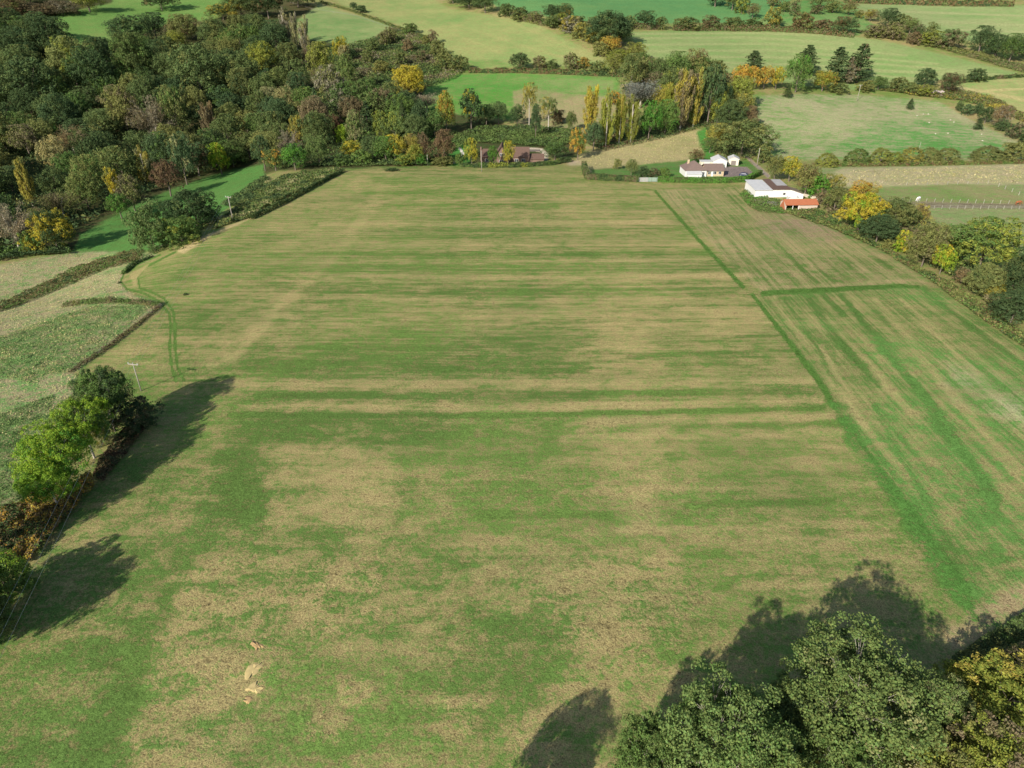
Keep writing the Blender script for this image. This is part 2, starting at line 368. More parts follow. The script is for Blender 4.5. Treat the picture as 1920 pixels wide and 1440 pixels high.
    area([(1085,335),(1430,343),(1500,330),(1500,350),(1100,345),(1085,345)], 10, TAN, GRN, g=.45)
    # house lawn, drive at the left house
    area([(820,312),(840,292),(860,270),(885,272),(880,312)], 8, BRI, [.06,.2,.04], g=.95, rough=0)
    paint(stroke([(862,278),(868,288),(862,298),(852,304)], [4,5,5,5], .2, .1), g=-3, a=[.60,.55,.48], rid=9)
    paint(stroke([(975,279),(1000,280),(1016,282),(1023,290),(1022,300)], [5,6,8,10,10], .15, .1), g=-3, a=[.52,.45,.33], rid=9)
    area([(1060,302),(1085,300),(1110,322),(1090,335)], 9, [.45,.36,.24], [.3,.28,.14], g=.2)
    # valley field on the left
    area([(135,476),(150,440),(240,390),(320,355),(420,322),(494,308),(497,335),(470,360),(400,410),(290,470),(270,472),(180,478)], 2, [.13,.22,.06], [.075,.19,.045], g=.75, rough=.05)
    # rough meadow on the left
    area([(-900,560),(-10,500),(130,472),(270,472),(300,478),(250,500),(228,522),(225,535),(305,570),(250,610),(150,690),(110,800),(60,920),(-60,1020),(-900,1500)], 5, [.40,.34,.19], [.13,.235,.07], g=.35, rough=.85)
    area([(60,600),(170,570),(290,572),(230,625),(150,680),(60,720),(-20,700),(0,640)], None, g=1.1, feather=10)
    area([(-30,560),(120,540),(220,505),(230,530),(150,570),(20,620),(-30,640)], None, g=-.2, feather=12)
    area([(-30,500),(130,480),(180,490),(60,540),(-30,560)], None, g=-.1, feather=6)
    area([(-60,800),(100,750),(90,900),(0,960),(-60,1000)], None, g=.85, feather=20)
    # the big mown meadow ----------------------------------------------------
    big = [(-900,1900),(-400,1350),(-10,1075),(60,1050),(120,960),(170,880),(210,770),(135,700),(180,672),(300,592),(302,570),(240,548),(228,520),(300,482),(330,470),(400,435),(470,412),(560,368),(640,322),(700,313),(1100,310),(1100,345),(1225,350),(1440,350),(1480,395),(1560,430),(1700,510),(1920,640),(2400,900),(2700,1200),(2200,1100),(1920,1160),(1780,1230),(1500,1500),(900,2300)]
    area(big, 10, TAN, [.12,.195,.045], g=.54, sx=.24, sy=0, rough=.12, feather=3)
    # right hand plots, striped the other way
    area([(1232,356),(1440,350),(1500,398),(1700,500),(1740,535),(1425,548)], 10, [.39,.31,.15], [.12,.19,.05], g=.32, sx=.0, sy=.30)
    area([(1415,555),(1430,548),(1740,535),(1930,640),(2600,1050),(2300,1200),(1930,1130),(1850,1190),(1700,960),(1560,760)], 10, [.36,.31,.13], [.105,.215,.05], g=.50, sx=0, sy=.34)
    for (q, wd, dg) in (
        ([(1455,455),(1535,533)], [3,8], .5), ([(1525,500),(1565,527)], [4,9], .5), ([(1560,475),(1625,525)], [3,7], .45), ([(1600,478),(1660,522)], [3,7], .35), ([(1630,480),(1670,500)], [5,12], .35),
        ([(1300,370),(1330,400)], [3,5], .3), ([(1365,365),(1400,400)], [3,5], .4), ([(1380,470),(1420,520)], [3,4], .35), ([(1270,368),(1300,392)], [3,4], .3),
        ([(1515,560),(1560,625),(1640,720)], [10,16,24], .45), ([(1545,555),(1580,590)], [10,14], .35), ([(1580,555),(1650,640),(1760,780),(1870,940)], [12,14,18,22], .5),
        ([(1470,560),(1530,650),(1620,790)], [4,6,8], .3), ([(1650,640),(1800,880),(1920,1060)], [26,50,90], .18), ([(1730,540),(1830,620),(1930,690)], [6,10,16], .35),
        ([(1420,560),(1500,640)], [4,5], .2), ([(1640,760),(1730,930),(1800,1060)], [8,12,20], .3), ([(1720,720),(1780,820),(1860,960)], [20,30,40], .2),
        ([(1640,560),(1770,720),(1920,900)], [10,16,26], -.32), ([(1540,650),(1620,800)], [10,16], -.4), ([(1450,560),(1560,720)], [8,12], -.25), ([(1690,560),(1830,700),(1930,800)], [8,12,18], -.35), ([(1600,570),(1700,700)], [6,8], -.3)):
        paint(stroke(q, wd, .5, .5), dg=dg*2.2)
    m = mask([(1830,1130),(1930,1090),(2100,1150),(1930,1170),(1790,1230),(1760,1200)], 14, 2); paint(m, g=.12, a=[.40,.31,.16])
    m = mask([(1480,390),(1530,400),(1600,440),(1560,455),(1440,440),(1400,400)], 16, 1.5); paint(m, g=.05, a=[.34,.25,.15])
    m = mask([(1780,690),(1930,740),(1930,800),(1800,740)], 30, 2); paint(m, a=[.42,.42,.22])
    # horizontal bands of the mown meadow (y at x=960, x range, half width, change)
    def band(y0, xa, xb, wd, dg, tilt=-6, jit=.5):
        b0 = y0*.37
        m = stroke([(xa, y0-tilt*(xa-960)/600), (xb, y0+tilt*(xb-960)/600)] if tilt == 0 else [(xa, y0+tilt*max(0, xa-960)/600), (960 if xa < 960 < xb else (xa+xb)/2, y0 if xa < 960 < xb else y0+tilt*max(0, (xa+xb)/2-960)/600), (xb, y0+tilt*max(0, xb-960)/600)], wd, .45, jit)
        paint(m*np.clip(.1+1.8*vnoise(x*.05+b0, y*.5, 5, 3), 0, 1.4), dg=dg*1.7)
    for b in ((340,700,1200,8,.25),(349,650,1100,3,-.2),(362,690,1000,10,.25),(375,740,1230,4,-.15),(385,720,1200,6,.22),(398,660,1280,5,-.22),(419,600,1320,8,-.42),(432,700,1300,8,.15),(445,640,1350,6,.12),
              (458,620,1360,10,-.25),(479,430,1330,9,.42),(490,900,1350,4,-.25),(504,420,1380,14,.30),(520,620,1400,9,-.40),(534,700,1390,6,.05),(546,520,1380,14,.30),(565,700,1420,9,-.30),(577,600,1440,5,.12),(590,540,1430,20,-.22),
              (609,620,1470,8,-.15),(622,900,1440,10,-.12),(720,430,1520,17,-.42),(742,480,1540,13,.45,-10),(764,450,1540,13,-.45,-12),(779,430,1545,8,.62,-14),(795,1060,1565,12,-.48,-14),(810,1100,1580,10,.2,-14),(825,1060,1590,14,-.3,-14),
              (860,1250,1600,16,.15,-14),(905,1260,1640,10,.2,-14),(880,700,1080,7,-.1),(905,800,1100,6,.25),(925,1050,1640,8,-.15,-14),(965,900,1150,16,.5),(958,1290,1560,13,.55,-18),(1000,1100,1680,14,-.25,-14),(1050,1280,1420,10,.45,-14),(1022,1300,1680,12,-.15,-14),
              (1090,1420,1540,7,.5,-14),(1135,1430,1560,9,.45,-8),(1110,1400,1620,12,-.25,-14),(1065,1450,1700,9,-.15,-14),
              (660,440,900,26,.25),(690,420,1100,22,.30),(650,1170,1420,5,.2,-12),(672,1180,1420,11,.35,-12),(690,1250,1380,6,.3,-12),(706,1300,1400,5,-.3,-12),(640,1380,1460,5,.3,-12)):
        band(*b)
    def blob(pts, dg, feather=22, jit=2.5, rough=None, a=None, b=None):
        paint(mask(pts, feather*1.5, jit)*np.clip(.1+1.8*vnoise(x*.12+3, y*.3, 8, 4), 0, 1.5), dg=dg*2.0, rough=rough, a=a, b=b)
    blob([(430,780),(1060,780),(1050,850),(960,880),(780,845),(520,835),(490,980),(380,985),(395,880)], .30, 14)
    blob([(850,600),(1110,610),(1120,690),(850,700),(700,690),(560,690),(560,640),(700,600)], .12)
    blob([(340,1000),(480,870),(490,985),(380,1000),(300,1200),(220,1440),(-50,1500),(-50,1200),(150,1040)], .16, 20)
    blob([(230,1240),(310,1100),(340,1140),(300,1210),(260,1330),(180,1440),(120,1440)], .28, 18)
    blob([(850,870),(1150,900),(1180,1000),(1000,1020),(850,980)], .12)
    blob([(820,1150),(1050,1160),(1070,1240),(1000,1300),(860,1290)], .26, 20)
    blob([(560,1240),(1000,1270),(960,1440),(600,1460),(560,1340)], .12)
    blob([(490,835),(640,820),(740,830),(760,880),(720,985),(500,985)], -.28, 16, 3)
    blob([(640,890),(740,890),(750,925),(680,935)], -.2, 8, 2)
    blob([(1090,800),(1230,790),(1240,900),(1220,1060),(1170,1080),(1160,900)], -.38, 18, 3)
    blob([(1100,560),(1230,560),(1190,720),(1080,720)], -.18)
    blob([(330,1080),(480,1030),(700,1060),(700,1180),(540,1200),(480,1320),(420,1440),(230,1440),(270,1330),(300,1200)], -.24, 16, 3, rough=.5)
    blob([(980,1080),(1250,1040),(1330,1110),(1250,1250),(1150,1330),(1000,1420),(940,1400),(1050,1250)], -.20, 20, 3, rough=.5)
    blob([(880,1040),(1060,1050),(1060,1130),(900,1120)], -.15)
    blob([(560,1340),(640,1330),(620,1400),(560,1400)], -.3, 10, 2, rough=.6); blob([(820,1300),(900,1310),(880,1370),(820,1360)], -.3, 10, 2, rough=.6); blob([(640,1270),(700,1270),(690,1310),(650,1310)], -.3, 8, 2, rough=.6)
    blob([(160,690),(290,600),(320,620),(310,700),(240,700)], -.2, 12); blob([(400,690),(470,590),(560,570),(560,640),(450,690)], -.25, 14)
    blob([(330,640),(420,600),(430,680),(340,700)], -.15)
    blob([(480,600),(520,545),(560,545),(500,620),(430,680),(400,680)], -.22, 8)
    for q, wd in (([(740,318),(640,470),(560,540),(420,690)], [14, 22, 16, 16]),): paint(stroke(q, wd, .8, 1.2), dg=-.45)
    blob([(470,440),(640,330),(700,322),(640,440),(560,520)], -.14, 20)
    blob([(1000,330),(1230,350),(1330,460),(1400,540),(1480,660),(1180,640),(1150,450),(1000,400)], -.16, 40)
    blob([(60,1080),(170,1000),(300,990),(250,1100),(60,1250),(-50,1250)], -.08, 30)
    # shadowed side verge, drier under the hedge
    blob([(1760,1180),(1920,1080),(1960,1130),(1780,1230)], -.2, 10)
    mead = mask(big, 2, .2); nearf = mead*S((150-y)/80); left = mead*S((-x-5)/40)*S((170-y)/60)
    MK[:, 1] = MK[:, 1]*(1-.62*nearf); MK[:, 3] = np.where(MK[:, 3] < 1, MK[:, 3]+.26*nearf, MK[:, 3])
    MK[:, 0] += .16*mead-.03*nearf+.22*left
    gv = S((vnoise(x*.035+7, y*.05, 41, 4)-.38)*4)[:, None]*mead[:, None]*.75
    CB[:] = CB*(1-gv)+np.array([.088, .15, .036])*gv
    tv = S((vnoise(x*.05+17, y*.12, 43, 4)-.45)*4)[:, None]*mead[:, None]*.6
    CA[:] = CA*(1-tv)+np.array([.31, .275, .115])*tv
    # dark ruts and edges --------------------------------------------------
    RUT = [.07,.13,.03]
    paint(stroke([(1228,358),(1262,396),(1310,450),(1360,503),(1393,538)], [3,4,5,6,6], .35, .15), g=3, b=[.085,.165,.035])
    paint(stroke([(1228,358),(1205,352)], 2, .3, .1), g=.9)
    paint(stroke([(1411,553),(1440,590),(1490,655),(1535,715),(1565,760)], [4,6,8,9,9], .35, .2), g=3, b=[.085,.17,.035])
    paint(stroke([(1560,755),(1600,820),(1700,960),(1780,1080),(1830,1160)], [10,24,34,40,16], .6, .9), g=1.5, b=[.085,.19,.04])
    paint(stroke([(1431,550),(1560,543),(1690,536),(1722,538)], [8,8,6,4], .35, .2), g=3, b=[.085,.165,.035])
    paint(stroke([(1425,541),(1560,534),(1740,526)], [6,6,8], .5, .2), g=.05)
    paint(stroke([(1236,354),(1400,349),(1470,347)], [2,3,3], .4, .2), g=.85)
    for q in ([(330,716),(322,690),(318,650),(320,612),(318,590),(300,566),(270,550),(238,542),(226,528),(233,512),(262,494),(300,478)],
              [(345,712),(333,690),(328,650),(328,612),(325,584),(308,560),(285,548),(262,540),(258,520),(275,500),(310,482),(350,462)]):
        paint(stroke(q, [3.6]*5+[3.0]*7, .5, .05), g=2.6, b=[.10,.18,.04], rid=7)
    paint(mask([(250,536),(243,515),(285,490),(275,503),(258,520),(259,534)], 2, .2), g=-.3)
    paint(mask([(235,550),(300,575),(290,578),(245,562)], 3, .4), g=-1, a=[.42,.32,.18])
    paint(mask([(330,472),(360,452),(450,416),(470,410),(400,440),(345,474)], 3, .2), g=-1.5, a=STRAW)
    # wood edge verge at the far side
    paint(stroke([(560,316),(760,313),(900,318),(1080,322)], [4,3,4,5], .5, .2), g=.9)
    paint(stroke([(560,321),(900,325),(1100,330)], [3,3,3], .5, .2), g=.1)
    paint(stroke([(1500,398),(1640,460),(1760,530),(1930,640),(2300,860)], [14,16,16,18,30], .6, .5), g=.85, b=[.11,.19,.055])
    # pale tram lines on the far arable fields
    for q in ([(1190,72),(1400,70),(1600,82)], [(1200,84),(1450,82),(1700,104)], [(1215,96),(1450,94),(1760,120)], [(1260,106),(1500,108),(1850,136)], [(1300,116),(1520,122),(1800,142)], [(1330,124),(1560,134),(1740,150)],
              [(1180,64),(1400,62),(1560,66)], [(1640,134),(1780,136),(1880,140)], [(1620,150),(1720,154),(1800,150)],
              [(1700,22),(1930,30)], [(1760,40),(1930,48)], [(1800,56),(1930,60)], [(1840,70),(1930,74)], [(1820,176),(1850,170),(1930,166)], [(1800,165),(1850,172),(1930,190)]):
        paint(stroke(q, 3.4, .7, .2), dg=-2.0)
    for i, q in enumerate(([(640,360),(1180,356)], [(900,30),(1100,96)])): paint(stroke(q, 3, .6, .4), dg=.1)
    paint(mask([(1560,445),(1930,480),(1930,600),(1800,560),(1600,470)], 8, 1), b=[.06,.09,.03], a=[.2,.15,.08], g=.7) if False else None
    MK[:, 0] = np.clip(MK[:, 0], -3, 3.2)
    # far beyond the frame: fields and hedges carry on as broad patches
    hill = S((y-300)/40); MK[:, 0] += hill*((vnoise(x*.022+3, y*.03, 51, 4)-.5)*2.0+(vnoise(x*.12, y*.1, 52, 3)-.5)*1.2)
    far = (y > 900); v = vnoise(x*.004, y*.004, 21); CB[far & (v > .5)] = [.1, .2, .05]; MK[far, 0] = .6
    idx = np.arange(nr*nc).reshape(nr, nc)
    Q = np.stack([idx[:-1, :-1], idx[:-1, 1:], idx[1:, 1:], idx[1:, :-1]], -1).reshape(-1, 4)
    rq = RG[Q[:, 0]]
    names = {0: 'terrain', 1: 'woodland_floor', 2: 'green_field', 3: 'hill_pasture', 4: 'stubble_field', 5: 'rough_pasture', 6: 'dry_grassland', 7: 'dirt_track', 8: 'garden_lawn', 9: 'gravel_drive', 10: 'mown_meadow'}
    P = np.stack([x, y, z], 1)
    for rid, nm in names.items():
        q = Q[rq == rid]
        if not len(q): continue
        u, inv = np.unique(q, return_inverse=True)
        me = qmesh(nm, P[u], inv.reshape(-1, 4), smooth=True)
        setcol(me, 'ca', np.c_[CA[u], np.ones(len(u))]); setcol(me, 'cb', np.c_[CB[u], np.ones(len(u))]); setcol(me, 'mk', MK[u])
        o = link(nm, me, None, MG); tag(o, kind='structure')
make_ground()
# the wide land beyond, down to the horizon
mb = MB(); mb.V = [(-9000, -9000, -60), (9000, -9000, -60), (9000, 9000, -60), (-9000, 9000, -60)]; mb.F = [(0, 1, 2, 3)]
o = mb.build('distant_land', simple('distant_land', (.12, .17, .06), .9, .1, .01)); tag(o, kind='structure')
# ------------------------------------------------------------------ crown and trunk models (unit size: width 1, height 1)
def make_tint(n, clump_r, spread=.28):
    T = np.ones((n, 4)); T[:, 0] = np.clip(.5+R.normal(0, spread*.5, n), 0.1, .95); T[:, 1] = clump_r; T[:, 2] = R.uniform(0, 1, n); return T
def crown_round(name, seed, nl=15, nc=13, nleaf=22, leaf=.023, base=.04, flat=1.0, up=.0, sq=.42, lobe=.2, hollow=.35, asp=.55):
    rs = np.random.RandomState(seed)
    # lobes over an uneven dome
    k = np.arange(nl)+.5; th = np.pi*(1+5**.5)*k+rs.uniform(0, 6); cz = 1-1.55*k/nl; cz = np.clip(cz, -1, 1); sr = np.sqrt(1-cz**2)
    D = np.stack([sr*np.cos(th), sr*np.sin(th), cz], 1)
    hh = (1-base)/2; rad = .5-lobe*.62
    LC = D*np.array([rad, rad, hh*(1-lobe*.9)])*rs.uniform(.72, 1.12, (nl, 1)); LC[:, 2] += base+hh
    LC = np.vstack([LC, [[0, 0, base+hh*1.05]]]); LR = np.append(rs.uniform(.72, 1.2, nl)*lobe, lobe*1.3)
    C = []; Nn = []; T = []
    for c, r in zip(LC, LR):
        cc = norm(rs.normal(size=(nc, 3)) + np.array([0, 0, .35])); rr = rs.uniform(.6, 1.05, (nc, 1))
        cp = c + cc*r*rr*np.array([1, 1, .8]); cr = r*rs.uniform(.28, .5, nc); cr_rand = rs.rand(nc)*.5+rs.rand()*.5
        for p, q, z, dr in zip(cp, cr, cr_rand, cc):
            n1 = norm(rs.normal(size=(nleaf, 3))+dr*.8+np.array([0, 0, .3])); pos = p+n1*q*rs.uniform(.5, 1.1, (nleaf, 1))
            C.append(pos); Nn.append(n1*.75+norm(rs.normal(size=(nleaf, 3)))*sq); T.append(np.full(nleaf, z))
    C = np.vstack(C); Nn = np.vstack(Nn); T = np.concatenate(T); Nn[:, 2] += up
    C[:, 2] = np.clip(C[:, 2], .01, 1.02)
    me = leaf_mesh(name, C, Nn, leaf*rs.uniform(.6, 1.3, len(C)), asp, make_tint(len(C), T)); me.materials.append(ML)
    return me, LC, LR
def crown_column(name, seed, n=5200, leaf=.03, bare=.0):
    rs = np.random.RandomState(seed); nb = 26
    C = []; Nn = []; T = []
    for i in range(nb):
        a = rs.uniform(0, 6.28); z0 = rs.uniform(.06, .6); z1 = min(1, z0+rs.uniform(.25, .5)); r1 = (.42*np.sin(np.pi*min(1, (z1*.82+.1)))**.7+.06)*rs.uniform(.6, 1.1)
        m = n//nb; t = rs.rand(m)**.8; z = z0+(z1-z0)*t; r = .05+(r1-.05)*np.sqrt(t)
        p = np.stack([np.cos(a)*r, np.sin(a)*r, z], 1); j = norm(rs.normal(size=(m, 3)))*np.array([.13, .13, .035])*rs.uniform(.3, 1, (m, 1))
        C.append(p+j); Nn.append(j*6+norm(rs.normal(size=(m, 3)))*.6); T.append(np.full(m, rs.rand()))
    C = np.vstack(C); Nn = np.vstack(Nn); T = np.concatenate(T)
    me = leaf_mesh(name, C, Nn, leaf*rs.uniform(.5, 1.2, len(C))*np.ones(len(C)), .5, make_tint(len(C), T), along=np.tile([0, 0, 1.], (len(C), 1))+rs.normal(0, .5, (len(C), 3)))
    V = np.zeros(len(me.vertices)*3, np.float32); me.materials.append(ML); return me
def crown_conifer(name, seed, leaf=.03, cedar=False):
    rs = np.random.RandomState(seed); C = []; Nn = []; T = []; D = []
    lv = 17 if not cedar else 15
    for i in range(lv):
        z = .1+.88*i/(lv-1); rr = (.5*(1-((z-.1)/.9)**1.3)+.04) if not cedar else .5*(1-((z-.1)/.95)**2.4)*rs.uniform(.75, 1.05)+.05
        for b in range(11):
            a = rs.uniform(0, 6.28); L = rr*rs.uniform(.75, 1.1); m = 34; t = rs.rand(m)**.6
            dr = np.array([np.cos(a), np.sin(a), 0]); side = np.array([-np.sin(a), np.cos(a), 0])
            p = dr*(L*t)[:, None]+side*(rs.uniform(-.5, .5, m)*L*.5*(1-t*.5))[:, None]; p[:, 2] += z+(.03 if cedar else -.06)*t*2*rr+rs.uniform(-.02, .02, m)
            C.append(p); Nn.append(np.array([0, 0, 1.])+rs.normal(0, .45, (m, 3))+dr*.4); T.append(np.full(m, rs.rand())); D.append(np.tile(dr, (m, 1)))
    C = np.vstack(C); C[:, 2] = np.clip(C[:, 2], .01, 1.02); Nn = np.vstack(Nn); T = np.concatenate(T)
    me = leaf_mesh(name, C, Nn, leaf*rs.uniform(.6, 1.2, len(C)), .4, make_tint(len(C), T), along=np.vstack(D)+rs.normal(0, .4, (len(C), 3))); me.materials.append(ML); return me
def crown_twigs(name, seed, n=5200, wide=True):
    rs = np.random.RandomState(seed); C = []; A = []; T = []
    nb = 30
    for i in range(nb):
        d = norm(rs.normal(size=(1, 3))*np.array([1, 1, .5])+np.array([0, 0, 1.0 if wide else 2.2]))[0]; L = rs.uniform(.35, .62)
        s = np.array([0, 0, .22]); m = n//nb; t = rs.uniform(.25, 1, m)
        e = s+d*np.array([.8, .8, 1.2])*L*t[:, None]; dd = norm(d+rs.normal(0, .55, (m, 3))); e = e+dd*rs.uniform(0, .13, (m, 1))
        C.append(e); A.append(dd); T.append(np.full(m, rs.rand()))
    C = np.vstack(C); A = np.vstack(A); T = np.concatenate(T); C[:, :2] *= .5/np.percentile(np.abs(C[:, :2]), 98); C[:, 2] = np.clip(C[:, 2]/np.percentile(C[:, 2], 99.5), .02, 1.03)
    me = leaf_mesh(name, C, rs.normal(size=(len(C), 3)), .05*rs.uniform(.4, 1, len(C)), .13, make_tint(len(C), T), along=A); me.materials.append(ML); return me
def crown_dome(name, seed, leaf=.0165, ncl=330, nleaf=40):
    rs = np.random.RandomState(seed); d = norm(rs.normal(size=(ncl, 3))+np.array([0, 0, .25])); d[:, 2] = np.abs(d[:, 2])
    bump = .86+.34*vnoise(d[:, 0]*2.2+5, d[:, 1]*2.2+d[:, 2]*2+9, seed, 2)
    cp = d*np.array([.44, .44, .86])*(bump*rs.uniform(.9, 1.04, ncl))[:, None]; C = []; Nn = []; T = []
    for p, dr in zip(cp, d):
        n1 = norm(rs.normal(size=(nleaf, 3))+dr*1.2); C.append(p+n1*rs.uniform(.02, .075, (nleaf, 1))); Nn.append(dr*.6+n1*.6+rs.normal(0, .35, (nleaf, 3))); T.append(np.full(nleaf, rs.rand()))
    C = np.vstack(C); C[:, 2] = np.clip(C[:, 2], .01, 1.02); Nn = np.vstack(Nn); T = np.concatenate(T)
    me = leaf_mesh(name, C, Nn, leaf*rs.uniform(.6, 1.3, len(C)), .55, make_tint(len(C), T)); me.materials.append(ML); return me
def crown_bush(name, seed, **k):
    return crown_round(name, seed, base=-.25, nl=13, nc=11, nleaf=26, leaf=.03, lobe=.22, **k)[0]
def trunk_mesh(name, mat, lobes=None, h=.5, r=.035, seed=0, nlimb=6, twigs=0):
    rs = random.Random(seed); m = MB(); lean = (rs.uniform(-.02, .02), rs.uniform(-.02, .02))
    top = (lean[0]*2, lean[1]*2, h)
    m.tube([(0, 0, -.04), (0, 0, .03), (lean[0], lean[1], h*.5), top], [r*1.5, r*1.1, r*.9, r*.6], 7)
    if lobes is not None:
        idx = list(range(len(lobes))); rs.shuffle(idx)
        for i in idx[:nlimb]:
            c = lobes[i]; z0 = min(h*rs.uniform(.45, .95), max(.05, c[2]-.08)); s = (lean[0], lean[1], z0)
            mid = ((c[0]+s[0])*.5+rs.uniform(-.03, .03), (c[1]+s[1])*.5+rs.uniform(-.03, .03), s[2]+(c[2]-s[2])*.6)
            m.tube([s, mid, tuple(c)], [r*.55, r*.35, r*.12], 5)
            for k in range(twigs):
                e = (c[0]*1.0+rs.uniform(-.1, .1), c[1]+rs.uniform(-.1, .1), c[2]+rs.uniform(0.02, .12)); q = tuple((mid[j]*.5+c[j]*.5) for j in range(3))
                m.tube([q, ((q[0]+e[0])/2, (q[1]+e[1])/2, (q[2]+e[2])/2+.01), e], [r*.14, r*.10, r*.03], 3)
    return m.mesh(name, mat, True)
PRO = {}
for i in range(5):
    me, lc, lr = crown_round('crown', 10+i, nl=13+i, nc=17, nleaf=25, leaf=.0205, lobe=.215+.012*i); PRO['round%d' % i] = (me, trunk_mesh('trunk', BARK, lc, .45, .03, i))
for i in range(2):
    me, lc, lr = crown_round('crown', 30+i, nl=13, nc=16, nleaf=24, lobe=.22, base=.03, sq=.55); PRO['tall%d' % i] = (me, trunk_mesh('trunk', BARK, lc, .4, .03, i+10))
    PRO['poplar%d' % i] = (crown_column('crown', 40+i), trunk_mesh('trunk', BARKP, [(.12,.05,.6),(-.1,.08,.7),(.02,-.13,.75)], .8, .045, i+20, 3))
    PRO['twig%d' % i] = (crown_twigs('crown', 50+i, wide=i == 0), trunk_mesh('trunk', BARKP, [(.2,.1,.6),(-.2,.1,.6),(.05,-.2,.65),(-.1,-.1,.8)], .4, .035, i+30, 4))
    PRO['bush%d' % i] = (crown_bush('crown', 60+i), trunk_mesh('trunk', BARK, [(.2,.1,.5),(-.2,.1,.5),(.05,-.2,.5)], .3, .03, i+40, 3))
PRO['conifer0'] = (crown_conifer('crown', 70), trunk_mesh('trunk', BARK, None, .9, .03, 50))
PRO['cedar0'] = (crown_conifer('crown', 71, cedar=True, leaf=.035), trunk_mesh('trunk', BARK, None, .9, .04, 51))
PRO['birch0'] = (crown_round('crown', 80, nl=9, base=.35, lobe=.2)[0], trunk_mesh('trunk', BARKP, [(.1,.05,.6),(-.1,.08,.7),(.02,-.13,.75)], .8, .035, 52, 3))
for i in range(3):
    me, lc, lr = crown_round('crown', 130+i, nl=22+3*i, nc=20, nleaf=32, leaf=.0155, lobe=.155+.01*i, base=-.02, sq=.45); PRO['big%d' % i] = (me, trunk_mesh('trunk', BARK, lc, .35, .02, i+80))
me, lc, lr = crown_round('crown', 135, nl=20, nc=18, nleaf=34, leaf=.018, lobe=.17, base=-.3, sq=.45); PRO['bigbush0'] = (me, trunk_mesh('trunk', BARK, lc, .3, .02, 84))
for i in range(2): PRO['dome%d' % i] = (crown_dome('crown', 150+i), trunk_mesh('trunk', BARK, [(.2,.1,.5),(-.2,.1,.5),(.05,-.2,.5)], .3, .03, i+90, 3))
# close-up crowns: far finer foliage
for i in range(3):
    me, lc, lr = crown_round('crown', 90+i, nl=24+2*i, nc=22, nleaf=58, leaf=.0105, lobe=.15, sq=.6, asp=.62, base=.28); PRO['near%d' % i] = (me, trunk_mesh('trunk', BARKP, lc, .55, .022, i+60, 24, 5))
me, lc, lr = crown_round('crown', 95, nl=20, nc=18, nleaf=50, leaf=.016, lobe=.18, base=-.2, sq=.9); PRO['nearbush0'] = (me, trunk_mesh('trunk', BARK, lc, .3, .02, 70, 14, 4))
KN = {'round': 5, 'tall': 2, 'poplar': 2, 'twig': 2, 'bush': 2, 'conifer': 1, 'cedar': 1, 'birch': 1, 'near': 3, 'nearbush': 1, 'big': 3, 'bigbush': 1, 'dome': 2}
SHAPE = {'round': 'rounded', 'tall': 'upright', 'poplar': 'columnar', 'twig': 'bare twiggy', 'bush': 'bushy', 'conifer': 'conical evergreen', 'cedar': 'layered evergreen', 'birch': 'slender pale-stemmed', 'near': 'broad', 'nearbush': 'bushy', 'big': 'rounded', 'bigbush': 'bushy', 'dome': 'domed'}
SHY = ('dark', 'oak', 'mid', 'blue')
C_ = {'dark': ((.068,.108,.044), 'dark green'), 'oak': ((.118,.16,.055), 'dull green'), 'mid': ((.115,.185,.05), 'mid green'), 'olive': ((.185,.20,.065), 'olive'),
      'lime': ((.20,.31,.035), 'lime green'), 'bright': ((.10,.24,.04), 'bright green'), 'yellow': ((.43,.36,.045), 'yellow'), 'gold': ((.33,.285,.06), 'golden'), 'orange': ((.44,.265,.05), 'orange'),
      'rust': ((.18,.13,.065), 'rusty brown'), 'brown': ((.185,.155,.085), 'brownish'), 'grey': ((.23,.21,.145), 'greyish'), 'pale': ((.30,.29,.13), 'pale yellow-green'), 'blue': ((.078,.122,.052), 'blue-green'),
      'maroon': ((.13,.085,.05), 'dark red'), 'ash': ((.148,.205,.062), 'soft green'), 'yg': ((.24,.27,.05), 'yellow-green'), 'silver': ((.20,.21,.175), 'silvery grey')}
NT = [0]; PLACED = []
MARKS = []      # (phrase, px, py) landmarks used in labels
def plant(x, y, wdt, hgt, kind, col, label=None, accent=None, amt=0.0, group=None, px=None, py=None, name=None, cat=None, zoff=0, rz=None):
    k = kind+str(NT[0] % KN[kind]) if kind[-1].isdigit() is False else kind; base = kind.rstrip('0123456789'); NT[0] += 1
    cm, tm = PRO[k]; z = float(hz(x, y))+zoff
    nm = name or ('shrub' if base in ('bush', 'nearbush', 'bigbush', 'dome') else {'poplar': 'poplar_tree', 'conifer': 'conifer_tree', 'cedar': 'conifer_tree', 'birch': 'birch_tree', 'twig': 'bare_tree'}.get(base, 'broadleaf_tree'))
    r = empty(nm, (x, y, z-.05), rz if rz is not None else R.uniform(0, 6.28), None, cat or ('shrub' if base in ('bush', 'nearbush', 'bigbush', 'dome') else 'tree'), group)
    c = link('crown', cm, r); t = link('trunk', tm, r)
    c.scale = (wdt*R.uniform(.94, 1.06), wdt*R.uniform(.94, 1.06), hgt); t.scale = (wdt*.9, wdt*.9, hgt)
    v = R.uniform(.86, 1.14); h = R.uniform(-.05, .05); cc = np.array(C_[col][0])*v*np.array([1+h, 1, 1-h]); c.color = (*cc, 1)
    a = C_[accent][0] if accent else C_[col][0]; c['accent'] = [float(a[0]), float(a[1]), float(a[2])]; c['accent_amount'] = float(amt)
    if accent is None: c['accent'] = [float(v) for v in (cc*np.array([1.25, 1.12, 1.0]))]; c['accent_amount'] = .35
    if px is None: q = project(x, y, z+hgt*.5); px, py = float(q[0]), float(q[1])
    PLACED.append([r, px, py, col, base, label, accent if amt > .12 else None]); return r
